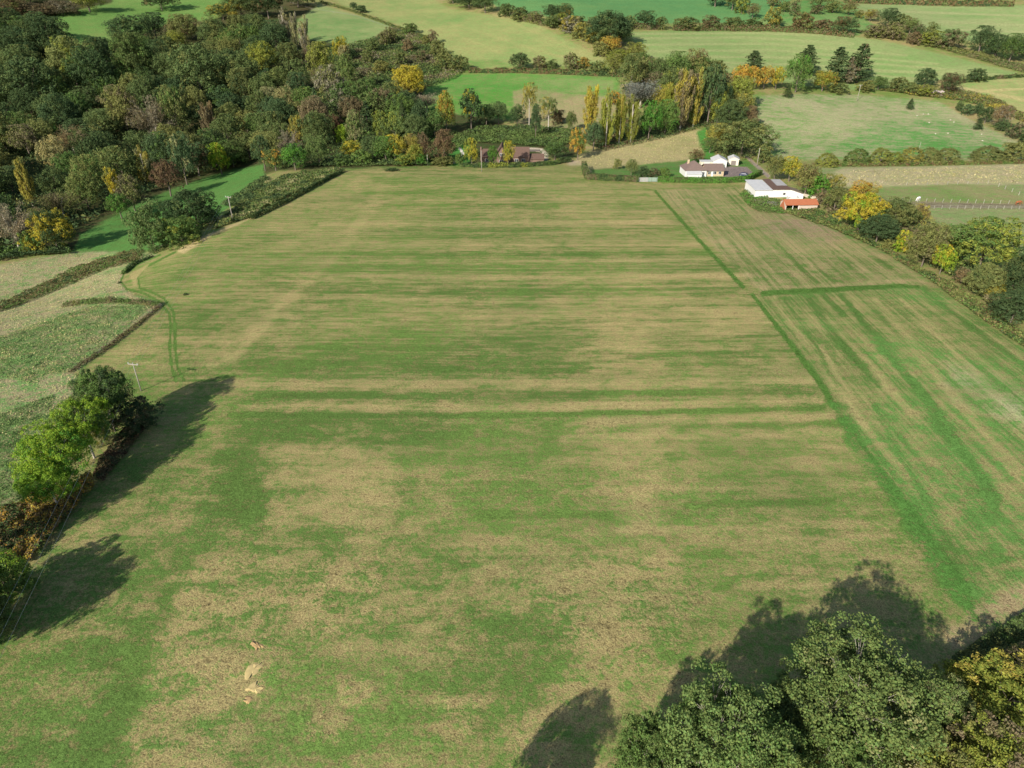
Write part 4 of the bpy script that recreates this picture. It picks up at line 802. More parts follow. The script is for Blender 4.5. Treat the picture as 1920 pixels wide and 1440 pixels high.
mass('woodland_undergrowth', [(560,314),(800,312),(860,308),(860,296),(800,292),(640,298)], 8000, 1.8, ['dark','mid','oak'], .35, lump=.3, seedn=37)
mass('woodland_undergrowth', [(1190,140),(1240,165),(1350,180),(1410,300),(1350,305),(1330,240),(1240,200),(1150,190)], 9000, 2.0, ['oak','dark','brown'], .45, lump=.2, seedn=38)

mass('woodland_undergrowth', woods[0][0], 42000, 3.0, ['dark','oak','dark','blue','olive'], .75, lump=.12, seedn=40)
mass('woodland_undergrowth', woods[1][0], 14000, 2.5, ['dark','oak','mid'], .6, lump=.15, seedn=41)
# hedges: long clipped or loose rows, each one thing
def hedge(name, pts, n, h, wd, cols, size, label, clipped=True, seedn=50):
    P = np.array([G(*p)[:2] for p in pts]); seg = np.linalg.norm(np.diff(P, axis=0), axis=1); cum = np.r_[0, np.cumsum(seg)]
    s = R.uniform(0, cum[-1], n); i = np.clip(np.searchsorted(cum, s)-1, 0, len(seg)-1); t = (s-cum[i])/seg[i]; p = P[i]+(P[i+1]-P[i])*t[:, None]
    d = (P[i+1]-P[i])/seg[i][:, None]; nr = np.c_[-d[:, 1], d[:, 0]]
    hv = h*(1 if clipped else 1)*(1+(vnoise(s*.35, s*0, seedn)-.5)*(.2 if clipped else 1.0)); wv = wd*(1+(vnoise(s*.3, s*0+4, seedn+3)-.5)*(.2 if clipped else .9))
    u = R.uniform(0, 1, n); face = R.randint(0, 3, n); off = np.where(face == 0, -wv/2, np.where(face == 1, wv/2, R.uniform(-.5, .5, n)*wv)); z = np.where(face == 2, hv, hv*u)
    N_ = np.zeros((n, 3)); N_[:, :2] = nr*np.where(face == 0, -1, np.where(face == 1, 1, 0))[:, None]; N_[:, 2] = (face == 2)*1.0
    if not clipped: off = off*np.sqrt(np.clip(1-(z/hv*.8)**2, .1, 1))
    x = p[:, 0]+nr[:, 0]*off; y = p[:, 1]+nr[:, 1]*off
    C = np.c_[x, y, hz(x, y)+z]+R.normal(0, .08 if clipped else .2, (n, 3)); v = np.clip(vnoise(x*.4, y*.4+z*.5, seedn+9)*1.6-.3+R.normal(0, .06, n), 0, .999)
    cc = np.array([C_[q][0] for q in cols]); col = cc[(v*len(cc)).astype(int)]*R.uniform(.65, 1.3, (n, 1))
    o = P.mean(0); zz = float(hz(o[0], o[1])); me = leaf_mesh(name, C-np.array([o[0], o[1], zz]), N_+R.normal(0, .45, (n, 3)), size*R.uniform(.6, 1.3, n), .55, np.c_[col, np.ones(n)]); me.materials.append(MM)
    ob = link(name, me); ob.location = (o[0], o[1], zz); tag(ob, label, 'hedge'); return ob
hedge('clipped_hedge', [(1101,336),(1150,339),(1197,341)], 5000, 2.2, 1.6, ['oak','brown','oak','dark'], .22, 'clipped brownish hedge along the garden lawn, left of the grey gates')
hedge('clipped_hedge', [(1233,341),(1300,343),(1360,343),(1400,340),(1425,328)], 9000, 2.0, 1.5, ['mid','bright','mid','oak'], .22, 'long green clipped hedge curving in front of the brown bungalow', seedn=55)
hedge('clipped_hedge', [(1094,316),(1097,326),(1101,337)], 2600, 3.0, 1.8, ['dark','oak','brown'], .22, 'short tall hedge closing the left end of the garden', seedn=57)
hedge('field_hedge', [(862,313),(900,314),(960,314),(1030,310),(1070,303)], 7000, 1.6, 1.6, ['mid','dark','oak','yg'], .25, 'low loose hedge between the mown meadow and the red-roofed house', False, 58)
hedge('field_hedge', [(880,136),(960,136),(1040,138),(1165,144)], 8000, 2.2, 2.5, ['dark','oak','rust','oak'], .42, 'dark hedge under the rusty bushes above the small green field', False, 60)
hedge('field_hedge', [(960,34),(1020,48),(1180,54),(1240,56)], 6000, 3.0, 3, ['oak','brown','olive'], .5, 'far hedge left of the lone dark oak', False, 62)
hedge('field_hedge', [(1262,57),(1340,57),(1440,58),(1520,62),(1600,70)], 9000, 3.2, 3, ['brown','oak','rust','oak'], .5, 'long brown hedge along the top of the striped field', False, 64)
hedge('field_hedge', [(1900,12),(1780,11),(1700,8),(1580,4)], 6000, 4.0, 4, ['dark','rust','oak'], .6, 'highest dark hedge at the top right of the picture', False, 66)
hedge('field_hedge', [(1796,156),(1850,150),(1930,144)], 3500, 1.6, 1.6, ['dark','oak','brown'], .35, 'thin dark hedge between the two stubble fields at the right edge', False, 68)
hedge('field_hedge', [(600,5),(660,22),(740,52),(800,72)], 5000, 1.6, 1.6, ['dark','olive','oak'], .4, 'thin hedge along the fence of the hill pasture, left of the stubble slope', False, 70)
hedge('field_hedge', [(1540,312),(1700,311),(1800,309),(1920,306)], 7000, 1.2, 1.8, ['mid','olive','rust','ash'], .3, 'low growth at the foot of the rounded pasture bushes', False, 72)
hedge('field_hedge', [(304,572),(270,600),(220,640),(180,668),(130,700)], 3500, .5, .55, ['olive','brown','maroon','grey'], .13, 'thin dark hedge bank at the edge of the rough meadow', False, 74)
hedge('field_hedge', [(120,575),(180,568),(240,568),(300,573)], 3500, .9, 1.2, ['mid','oak','brown','olive'], .18, 'short dark bush line in the rough meadow ending at the wheel ruts', False, 76)
hedge('field_hedge', [(470,412),(540,378),(600,345),(645,322)], 5500, 1.1, 1.2, ['dark','oak','dark'], .28, 'dark ditch-side hedge between the bramble thicket and the mown meadow', False, 78)
hedge('field_hedge', [(232,515),(250,498),(285,482)], 1800, .8, 1.0, ['dark','mid'], .2, 'short green bank of growth beside the curved ruts', False, 80)
# ------------------------------------------------------------------ buildings
WHITE = simple('white_render', (.64, .63, .60), .8, .05, 1.5); CREAM = simple('cream_wall', (.66, .60, .48), .85, .06, 1.5); TANW = simple('tan_brick_wall', (.52, .40, .26), .9, .10, 4)
BROWNR = simple('brown_roof_tiles', (.175, .125, .105), .85, .16, 2.5, bump=.2); REDR = simple('dark_red_roof_tiles', (.125, .078, .058), .85, .16, 2.5, bump=.2)
PALER = simple('pale_sheet_roof', (.50, .50, .49), .6, .08, .8); GREYR = simple('grey_sheet_roof', (.36, .35, .34), .7, .12, .8); ORANGE = simple('orange_roof_tiles', (.38, .13, .06), .85, .14, 2.5)
GLASS = simple('window_glass', (.04, .045, .05), .35, .05, 1, spec=.3); FRAME = simple('white_frame', (.75, .75, .73), .5, .03, 2); DARKW = simple('dark_opening', (.03, .028, .03), .9, .05, 2)
WOODM = simple('weathered_wood', (.33, .28, .22), .9, .15, 5); GREYW = simple('grey_gate_wood', (.34, .35, .33), .85, .1, 4); GREENW = simple('green_gate_paint', (.25, .33, .27), .7, .08, 4)
def thing(name, px, py, rz, label, cat, back=0):
    x, y, z, t = G(px, py); y += back; z = float(hz(x, y)); return empty(name, (x, y, z), rz, label, cat)
def window(par, x, y, z, w_, h_, side='front'):
    f = MB()
    if side == 'front':
        f.box(x-w_/2-.08, x+w_/2+.08, y-.06, y-.01, z-h_/2-.08, z-h_/2); f.box(x-w_/2-.08, x+w_/2+.08, y-.06, y-.01, z+h_/2, z+h_/2+.08)
        for q in (x-w_/2-.08, x-.03, x+w_/2+.02): f.box(q, q+.06, y-.06, y-.01, z-h_/2, z+h_/2)
        g = MB().box(x-w_/2, x+w_/2, y-.03, y-.012, z-h_/2, z+h_/2)
    o = f.build('window', FRAME, par); g.build('pane', GLASS, o)

def gends(par, mat, x0, x1, y0, y1, z0, h, axis='x'):
    for e in (0, 1):
        m = MB()
        if axis == 'x': x = x0 if e == 0 else x1-.2; ym = (y0+y1)/2; m.poly([(x,y0,z0),(x,y1,z0),(x,ym,z0+h),(x+.2,y0,z0),(x+.2,y1,z0),(x+.2,ym,z0+h)], [(0,2,1),(3,4,5),(0,1,4,3),(1,2,5,4),(2,0,3,5)])
        else: y = y0 if e == 0 else y1-.2; xm = (x0+x1)/2; m.poly([(x0,y,z0),(x1,y,z0),(xm,y,z0+h),(x0,y+.2,z0),(x1,y+.2,z0),(xm,y+.2,z0+h)], [(0,1,2),(3,5,4),(0,3,4,1),(1,4,5,2),(2,5,3,0)])
        m.build('gable_wall', mat, par)
# brown bungalow on the right
b = thing('bungalow', 1321, 333, math.radians(2), 'white-walled bungalow with a wide brown hipped roof behind the green hedge', 'house', 1.5)
MB().box(-7.6, 1.0, 0, 9, -.5, 2.5).build('wall', WHITE, b)
MB().box(1.003, 8.2, .6, 7.2, -.5, 2.3).build('wall', TANW, b)
r_ = MB().hip(-7.6, 1.0, 0, 9, 2.5, 3.0).build('roof', BROWNR, b); MB().box(-5.7, -5.0, 5.2, 5.9, 3.5, 5.6).build('chimney', TANW, r_)
MB().gable(.6, 8.2, .6, 7.2, 2.3, 1.9).build('roof', BROWNR, b); gends(b, TANW, 1.01, 8.19, .603, 7.19, 2.3, 1.85)
cv = MB().box(-7.3, -1.6, -2.6, -.003, -.5, 1.5).build('conservatory', WHITE, b); MB().poly([(-7.5,-2.8,1.55),(-1.4,-2.8,1.55),(-1.4,0,2.35),(-7.5,0,2.35),(-7.5,-2.8,1.65),(-1.4,-2.8,1.65),(-1.4,0,2.45),(-7.5,0,2.45)], [(0,3,2,1),(4,5,6,7),(0,1,5,4),(1,2,6,5),(2,3,7,6),(3,0,4,7)]).build('conservatory_roof', PALER, cv)
for x in (-.4, 2.3, 4.4, 6.6): window(b, x, 0 if x < 1 else .6, 1.35, 1.0 if x != 4.4 else 1.4, 1.0)
MB().box(3.1, 3.2, .5, .59, 0, 2.0).box(3.2, 3.9, .53, .59, 0, 2.0).build('door', FRAME, b)
# white sheds behind
b = thing('white_shed', 1351, 316, math.radians(-6), 'larger white shed with a pale pitched roof behind the red car', 'shed', 2)
MB().box(-2.9, 2.9, 0, 6.5, -.4, 2.7).gend(-2.9, 2.9, 0, 6.5, 2.7, 1.3, 'y').build('wall', WHITE, b); MB().gable(-2.9, 2.9, 0, 6.5, 2.7, 1.3, axis='y').build('roof', PALER, b); MB().box(-1.2, 1.2, -.06, -.01, -.1, 2.1).build('door', FRAME, b)
b = thing('white_shed', 1377, 312, math.radians(-12), 'smaller white shed with a bluish roof beside the brown lane', 'shed', 2)
MB().box(-2.1, 2.1, 0, 5, -.4, 2.6).gend(-2.1, 2.1, 0, 5, 2.6, .9, 'y').build('wall', CREAM, b); MB().gable(-2.1, 2.1, 0, 5, 2.6, .9, axis='y').build('roof', PALER, b); MB().box(-1, 1, -.06, -.01, -.1, 2.0).build('door', simple('shed_door', (.20, .17, .15), .8), b)
b = thing('garage', 1328, 316, 0, 'low cream garage with a flat pale roof behind the brown bungalow', 'garage', 3)
MB().box(-2.4, 2.6, 0, 3.4, -.4, 2.2).build('wall', CREAM, b); MB().box(-2.6, 2.8, -.2, 3.6, 2.2, 2.36).build('roof', PALER, b); MB().box(-1.2, 1.2, -.05, -.01, 0, 1.9).build('door', FRAME, b)
b = thing('garden_shed', 1292, 315, .1, 'tiny tan hut left of the brown bungalow', 'shed', 0)
MB().box(-1, 1, 0, 1.6, -.3, 1.8).build('wall', WOODM, b); MB().gable(-1, 1, 0, 1.6, 1.8, .5).build('roof', BROWNR, b)
# white barn group
b = thing('barn', 1447, 370, 0, 'long white barn with pale, maroon and grey roof sections', 'barn')
MB().box(-6.3, -.2, 0, 12, -.5, 2.6).build('wall', WHITE, b); MB().box(-.197, 6.4, .0, 12, -.5, 2.75).build('wall', WHITE, b)
MB().poly([(6.4,0,-.5),(9.6,-4.2,-.5),(9.6,3,-.5),(6.4,6,-.5),(6.4,0,2.6),(9.6,-4.2,2.1),(9.6,3,2.1),(6.4,6,2.6)], [(0,3,2,1),(4,5,6,7),(0,1,5,4),(1,2,6,5),(2,3,7,6),(3,0,4,7)]).build('wall', WHITE, b)
def sheet(x0, x1, y0, y1, z0, z1, mat, t=.12, nm='roof'):
    m = MB(); n = max(2, int((x1-x0)/1.1))
    for i in range(n):      # lapped sheets, each a shade proud of its neighbour
        a = x0+(x1-x0)*i/n; c = x0+(x1-x0)*(i+1)/n; e = .03*(i % 2)
        m.poly([(a,y0,z0),(c,y0,z0),(c,y1,z1),(a,y1,z1),(a,y0,z0+t+e),(c,y0,z0+t+e),(c,y1,z1+t+e),(a,y1,z1+t+e)], [(0,3,2,1),(4,5,6,7),(0,1,5,4),(1,2,6,5),(2,3,7,6),(3,0,4,7)])
    return m.build(nm, mat, b)
sheet(-6.7, -.25, -.4, 12.3, 2.62, 3.3, PALER); sheet(-.2, 2.6, -.3, 12.3, 2.78, 3.6, REDR); sheet(2.64, 6.5, 4.2, 12.3, 3.1, 3.4, GREYR); sheet(2.64, 6.5, -.3, 4.16, 2.8, 3.1, REDR)
MB().box(3.9, 4.7, -.05, -.01, .9, 1.6).build('window', DARKW, b)
MB().poly([(6.5,.2,2.65),(9.7,-4.1,2.15),(9.7,3,2.15),(6.5,6,2.65),(6.5,.2,2.8),(9.7,-4.1,2.3),(9.7,3,2.3),(6.5,6,2.8)], [(0,3,2,1),(4,5,6,7),(0,1,5,4),(1,2,6,5),(2,3,7,6),(3,0,4,7)]).build('roof', simple('mossy_roof', (.17,.14,.10), .9, .2, 2), b)
b = thing('roofless_outbuilding', 1488, 382, math.radians(-8), 'small roofless white outbuilding between the white barn and the orange roof', 'ruin', 0)
MB().box(-1.8, 1.8, 0, .25, -.4, 2.0).box(1.55, 1.8, .25, 4, -.4, 2.0).box(-1.8, -1.55, .25, 4, -.4, 1.7).build('wall', WHITE, b); MB().box(-.5, .5, -.04, -.01, .8, 1.6).build('window', DARKW, b)
b = thing('garden_wall', 1505, 375, 0, 'pale low wall curving from the white barn towards the hedgerow', 'wall', 0)
m = MB(); P_ = [(-2.5, 6), (0, 6.6), (2, 4.5), (4, 1.5), (5.2, -.5)]
for p, q in zip(P_[:-1], P_[1:]): m.poly([(p[0],p[1],-.4),(q[0],q[1],-.4),(q[0],q[1]+.4,-.4),(p[0],p[1]+.4,-.4),(p[0],p[1],1.1),(q[0],q[1],1.1),(q[0],q[1]+.4,1.1),(p[0],p[1]+.4,1.1)], [(0,3,2,1),(4,5,6,7),(0,1,5,4),(1,2,6,5),(2,3,7,6),(3,0,4,7)])
m.build('wall', simple('old_stone_wall', (.46, .41, .32), .9, .15, 3), b)
b = thing('open_shed', 1503, 395, math.radians(3), 'low shed with a bright orange tiled roof and a dark open front', 'shed', .5)
MB().box(-5.6, -5.35, .0, 4.6, -.4, 2.0).box(5.2, 5.45, 0, 4.6, -.4, 1.8).box(-5.35, 5.2, 4.35, 4.6, -.4, 2.2).box(-1.2, 5.2, 0, .25, -.4, 1.6).gend(-5.62, 5.45, 0, 4.6, 2.0, 1.0).build('wall', simple('pinkish_block_wall', (.52,.42,.34), .9, .12, 3), b)
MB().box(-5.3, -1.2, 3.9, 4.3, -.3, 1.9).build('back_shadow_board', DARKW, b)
MB().gable(-5.6, 5.5, 0, 4.6, 1.95, 1.15, o=.3).build('roof', ORANGE, b)
MB().poly([(-5.66,-.1,0),(-5.66,4.7,0),(-5.66,2.3,3.0),(-5.72,-.1,0),(-5.72,4.7,0),(-5.72,2.3,3.0)], [(0,1,2),(3,5,4),(0,3,4,1),(1,4,5,2),(2,5,3,0)]).build('gable_tiles', ORANGE, b)
for x in (-3.2, -1.1): MB().box(x, x+.16, -.1, .06, -.2, 1.85).build('post', FRAME, b)
tag(mass('rubble_heap', [(1410,376),(1440,379),(1465,381),(1462,387),(1425,386)], 900, .5, ['grey','brown','silver'], .28, lump=.9, seedn=61))
# red roofed house in the dip
b = thing('red_roofed_house', 962, 309, math.radians(-2), 'big house with dark red tiled roofs and a tall pointed gable', 'house', 5); b.location.z -= 1.2
BR = simple('red_brick_wall', (.20, .13, .10), .9, .12, 4)
MB().box(-14, -5, 0, 6.5, -1, 3.6).box(-4.997, 7, .5, 7.5, -1, 3.6).build('wall', BR, b); MB().box(7.003, 13.5, 1.0, 6.5, -1, 2.6).build('wall', BR, b)
MB().gable(-14, -5.2, 0, 6.5, 3.6, 2.6).build('roof', REDR, b); gends(b, WHITE, -14, -5, 0, 6.5, 3.6, 2.5)
MB().gable(-8.5, -1.5, -2.5, 7, 3.4, 5.2, axis='y', o=.4).build('roof', REDR, b); MB().box(-8.3, -1.7, -2.2, -.003, -1, 3.4).build('wall', BR, b); gends(b, BR, -8.3, -1.7, -2.2, 6.5, 3.4, 5.1, 'y')
MB().gable(-1.6, 7, .5, 7.5, 3.6, 3.4).build('roof', REDR, b); MB().gable(7, 13.6, 1.0, 6.5, 2.6, 1.6).build('roof', REDR, b); gends(b, BR, -1.5, 13.5, 1.2, 6.5, 2.4, 1.5)
for x in (-11.5, 1.5, 4.5): window(b, x, 0 if x < -5 else .5, 2.0, 1.4, 1.2)
window(b, -5, -2.2, 2.0, 1.8, 1.2); window(b, -5, -2.2, 4.9, 1.1, 1.0)
MB().box(-14.6, -14.01, 2.4, 3.2, 0, 7.2).build('chimney', BR, b)
b = thing('garden_wall', 1003, 284, 0, 'dark low wall of the curved pale drive behind the red-roofed house', 'wall', 0)
MB().box(-5, 2.5, 0, .3, -.3, .9).build('wall', simple('dark_stone_wall', (.13, .11, .10), .9, .1, 4), b)
# pink shed far right, white stones
b = thing('small_pink_shed', 1757, 180, .05, 'small pinkish white field shed between two bushes at the top right', 'shed', 0)
MB().box(-3.6, 3.6, 0, 3.2, -.4, 2.3).build('wall', simple('pinkish_render', (.70, .58, .54), .8, .05, 2), b); sheet(-3.8, 3.8, -.2, 3.4, 2.32, 2.7, simple('pink_sheet_roof', (.68, .57, .54), .7, .06, 2)); MB().box(-.9, .9, -.05, -.01, 0, 1.9).build('door', DARKW, b)

# ------------------------------------------------------------------ gates and fences
b = thing('fence_panels', 1206, 341, 0, 'grey wooden panel fence in the gap of the garden hedge', 'fence', 0)
for i in range(3):
    p = MB()
    for k in range(6): p.box(-1.9+i*1.3+k*.2, -1.9+i*1.3+k*.2+.18, -.03+.02*(k % 2), .03, .05, 1.7)
    p.build('panel', GREYW, b)
    MB().box(-2.0+i*1.3, -1.9+i*1.3, -.06, .06, -.2, 1.8).build('post', WOODM, b)
b = thing('field_gate', 1222, 341, 0, 'pale green boarded gate next to the grey fence panels', 'gate', 0)
for i in range(2):
    p = MB()
    for k in range(7): p.box(-2+i*2+k*.27, -2+i*2+k*.27+.24, -.03+.02*(k % 2), .03, .1, 1.7)
    p.build('leaf', GREENW, b)
MB().box(-2.15, -2.02, -.07, .07, -.2, 1.9).build('post', GREENW, b); MB().box(2.0, 2.13, -.07, .07, -.2, 1.9).build('post', GREENW, b)
RAILM = simple('pale_fence_paint', (.30, .29, .24), .8, .06, 3)
def fence(pts, label, rails=True, ph=1.25, tilt=0, pr=.065):
    W = [G(*p) for p in pts]; o = W[0]; r = empty('paddock_fence', (o[0], o[1], o[2]), 0, label, 'fence')
    me = MB().box(-pr, pr, -pr, pr, -.2, ph).mesh('post', RAILM)
    for q in W:
        c = link('post', me, r); c.location = (q[0]-o[0], q[1]-o[1], q[2]-o[2]); c.rotation_euler = (R.uniform(-.05, .05), tilt+R.uniform(-.06, .06), R.uniform(0, 1))
    if rails:
        for zz in (.5, 1.0):
            m = MB(); m.tube([(q[0]-o[0], q[1]-o[1], q[2]-o[2]+zz) for q in W], .035, 4); m.build('rail', RAILM, r)
fence([(1690+i*15.4, 378+i*.35) for i in range(16)], 'upper row of short pale posts along the dirt strip, starting by the white horse', False, 1.35, .12)
fence([(1722+i*14.5, 391.5+i*.05) for i in range(15)], 'lower pale post and rail fence along the dirt strip', True, 1.2, 0)
fence([(1700+i*19, 347-i*.3) for i in range(9)], 'row of thin pale posts between the long dry grass and the horse paddock', False, 1.2, .05, .07)
fence([(1872,350),(1884,355),(1897,360),(1910,366),(1924,372)], 'slanting row of pale posts at the right end of the horse paddock', False, 1.4, 0, .08)
fence([(545,6),(585,18),(625,24),(664,30),(700,42),(735,54),(760,62)], 'thin pale fence on the upper side of the hill pasture', True, 1.1, 0, .06)

# ------------------------------------------------------------------ utility poles and their wires
WIRE = simple('wire_metal', (.38, .37, .36), .5, .03, 2, metal=.6); POLEM = simple('pole_wood', (.33, .30, .255), .9, .08, 3); INS = simple('insulator', (.70, .70, .68), .3, .03, 2)
def pole(px, py, h, label, arm=1.1, rz=0.0, lean=(0, 0), xy=None, r=.14):
    if xy: x, y = xy; z = float(hz(x, y))
    else: x, y, z, _ = G(px, py)
    e = empty('utility_pole', (x, y, z), rz, label, 'utility pole', 'utility poles across the fields')
    MB().tube([(0, 0, -.3), (lean[0]*.5, 0, h*.5), (lean[0], 0, h)], [r*1.15, r, r*.8], 8).build('pole', POLEM, e, True)
    if arm:
        MB().box(-arm, arm, -.07, .07, h-.35, h-.2).build('crossarm', POLEM, e)
        for q in (-arm*.9, 0, arm*.9): MB().tube([(q, 0, h-.2), (q, 0, h+.08)], [.06, .04], 6).build('insulator', INS, e)
    return (x, y, z+h)
p1 = pole(265, 733, 5.9, 'pole with a pale crossarm beside the tall dark tree on the left', 1.05, math.radians(-12), r=.09)
p0 = pole(0, 0, 6.5, 'pole outside the lower left edge that carries the thin wires', 1.3, math.radians(-15), xy=(-47.5, 22))
p2 = pole(437, 414, 8.0, 'pole with a crossarm on the bramble bank by the dark shrubs', 1.1, math.radians(-20))
p3 = pole(802, 310, 4.5, 'short pale pole at the wood edge left of the red-roofed house', 0)
p4 = pole(903, 322, 8.6, 'tall pale pole in front of the red-roofed house', 0, r=.13)
p5 = pole(1419, 311, 7.5, 'pale pole beside the brown lane right of the white sheds', 0)
p6 = pole(1607, 189, 8.5, 'pale pole below the tall dark evergreens', .9)
p7 = pole(1721, 287, 5.0, 'small thin pole rising behind the pasture hedge', 0, r=.09)
def wires(a, b, offs, label, sag=.6):
    A, B = Vector(a), Vector(b); d = (B-A).normalized(); s = Vector((-d.y, d.x, 0)); r = empty('overhead_wires', tuple(A), 0, label, 'wires')
    for k in offs:
        pts = []
        for i in range(17):
            t = i/16; p = A.lerp(B, t)+s*k-A; p.z -= sag*4*t*(1-t); pts.append(p)
        MB().tube(pts, .011, 4).build('wire', WIRE, r)
wires(p0, p1, (-1.1, 0, 1.1), 'three thin wires crossing the tree shadow at the lower left')
wires(p1, p2, (-1.0, 0, 1.0), 'faint wires from the left crossarm pole to the bramble bank pole')

# ------------------------------------------------------------------ cars
TYRE = simple('tyre_rubber', (.03, .03, .03), .9, .05, 3); LAMP = simple('headlight_glass', (.75, .75, .72), .2, .02, 2)
def car(px, py, rz, mat, label, back=0):
    r = thing('parked_car', px, py, rz, label, 'car', back)
    prof = [(-2.15,.35),(-2.2,.75),(-1.95,1.0),(-1.55,1.42),(.35,1.46),(1.05,.98),(2.0,.84),(2.2,.6),(2.15,.32)]
    def side(w, pr): 
        m = MB(); k = len(pr); vs = [(x, -w if z < 1.1 else -w*.82, z) for x, z in pr]+[(x, w if z < 1.1 else w*.82, z) for x, z in pr]
        return m.poly(vs, [tuple(range(k))[::-1], tuple(range(k, 2*k))]+[(i, (i+1) % k, (i+1) % k+k, i+k) for i in range(k)])
    me = side(.86, prof).build('body', mat, r); bv = me.modifiers.new('bevel', 'BEVEL'); bv.width = .07; bv.segments = 2
    g = side(.875, [(-1.62,1.03),(-1.45,1.34),(.25,1.37),(.82,1.03)]); g.build('side_windows', GLASS, r)
    MB().poly([(.42,-.66,1.42),(.42,.66,1.42),(1.02,.74,1.03),(1.02,-.74,1.03),(.46,-.66,1.45),(.46,.66,1.45),(1.07,.74,1.05),(1.07,-.74,1.05)], [(0,1,2,3),(7,6,5,4),(0,4,5,1),(1,5,6,2),(2,6,7,3),(3,7,4,0)]).build('windscreen', GLASS, r)
    for x in (-1.35, 1.35):
        for y in (-.8, .8):
            w_ = MB().tube([(x, y-.11, .32), (x, y+.11, .32)], .32, 14).build('wheel', TYRE, r); MB().tube([(x, y-.12, .32), (x, y+.12, .32)], .18, 8).build('rim', FRAME, w_)
    for y in (-.62, .62): MB().box(2.12, 2.24, y-.16, y+.16, .58, .74).build('headlight', LAMP, r)
car(1396, 331, math.radians(-28), simple('navy_car_paint', (.012, .02, .075), .35, .02, 2, spec=.35), 'dark blue car parked on the paved yard', 0)
car(1352, 320, math.radians(70), simple('red_car_paint', (.45, .02, .05), .25, .02, 2, spec=.6), 'red car half hidden by the brown bungalow roof', .5)

# ------------------------------------------------------------------ horses and sheep (one skinned surface each)
def skinned(name, verts, edges, rad, mat, parent, sub=1):
    me = bpy.data.meshes.new(name); me.from_pydata(verts, edges, []); me.update(); me.materials.append(mat)
    o = link(name, me, parent); sm = o.modifiers.new('skin', 'SKIN'); sm.use_smooth_shade = True
    if not me.skin_vertices: bpy.context.view_layer.update()
    for i, r in enumerate(rad):
        me.skin_vertices[0].data[i].radius = r if isinstance(r, tuple) else (r, r)
    me.skin_vertices[0].data[0].use_root = True
    ss = o.modifiers.new('sub', 'SUBSURF'); ss.levels = sub; ss.render_levels = sub; return o
def horse(px, py, rz, mat, label, rug=None):
    r = thing('horse', px, py, rz, label, 'horse')
    V = [(0,0,1.15),(.55,0,1.18),(.8,0,1.3),(1.15,0,1.05),(1.4,0,.62),(1.62,0,.3),(-.55,0,1.2),(-.8,0,1.15),(-.98,0,.7),
         (.6,.17,.85),(.62,.17,.5),(.6,.17,.06),(.6,-.17,.85),(.66,-.17,.5),(.68,-.17,.06),(-.62,.18,.85),(-.78,.18,.5),(-.7,.18,.06),(-.6,-.18,.85),(-.72,-.18,.5),(-.6,-.18,.06)]
    E = [(0,1),(1,2),(2,3),(3,4),(4,5),(0,6),(6,7),(7,8),(1,9),(9,10),(10,11),(1,12),(12,13),(13,14),(6,15),(15,16),(16,17),(6,18),(18,19),(19,20)]
    Rr = [(.32,.34),(.30,.32),(.22,.24),.16,.13,.08,(.31,.32),.14,.05,.13,.075,.06,.13,.075,.06,.16,.08,.06,.16,.08,.06]
    skinned('body', V, E, Rr, mat, r, 2)
    for y in (-.07, .07): MB().poly([(1.22,y-.03,.98),(1.22,y+.03,.98),(1.3,y,.95),(1.2,y*1.2,1.14)], [(0,1,3),(1,2,3),(2,0,3),(0,2,1)]).build('ear', mat, r)
    if rug: MB().tube([(-.78,0,1.1),(-.4,0,1.14),(.2,0,1.12),(.6,0,1.12)], [.36,.42,.42,.36], 10).build('rug', rug, r)
horse(1721, 377, math.radians(215), simple('white_coat', (.75,.72,.68), .8, .05, 3), 'white horse grazing at the left end of the dirt strip', simple('white_rug', (.82,.80,.78), .8, .03, 3))
horse(1908, 384, math.radians(3), simple('chestnut_coat', (.30,.10,.04), .7, .06, 3), 'chestnut brown horse by the posts at the right border')
SHEEPM = simple('sheep_wool', (.66,.60,.50), .95, .08, 6)
SP_ = [(1754,252,'cream sheep, largest pale dot low in the right pasture'),(1777,251,'cream sheep just right of the lowest left sheep'),(1842,265,'cream sheep nearest the far right pasture hedge'),(1840,253,'sandy sheep above the lowest right one'),
       (1731,215,'sandy sheep, left one of the upper pair'),(1740,215,'sandy sheep, right one of the upper pair'),(1782,226,'sandy sheep, upper one of the middle pair'),(1788,230,'sandy sheep, lower one of the middle pair'),(1742,231,'single small sheep left of the middle pair'),(1719,218,'small white sheep left of the upper pair')]
for i, (px, py, lb) in enumerate(SP_):
    r = thing('sheep', px, py, R.uniform(-.6, .6)+(0 if i % 2 else 3.1), lb, 'sheep'); r['group'] = 'sheep grazing in the right pasture'; r.scale = (.62, .62, .62)
    V = [(0,0,.55),(.32,0,.58),(.5,0,.6),(.7,0,.42),(-.35,0,.56),(.28,.12,.05),(.28,-.12,.05),(-.3,.12,.05),(-.3,-.12,.05),(.28,.12,.3),(.28,-.12,.3),(-.3,.12,.3),(-.3,-.12,.3)]
    E = [(0,1),(1,2),(2,3),(0,4),(1,9),(9,5),(1,10),(10,6),(4,11),(11,7),(4,12),(12,8)]
    skinned('body', V, E, [.3,.27,.13,.08,.25,.04,.04,.04,.04,.06,.06,.06,.06], SHEEPM, r, 1)

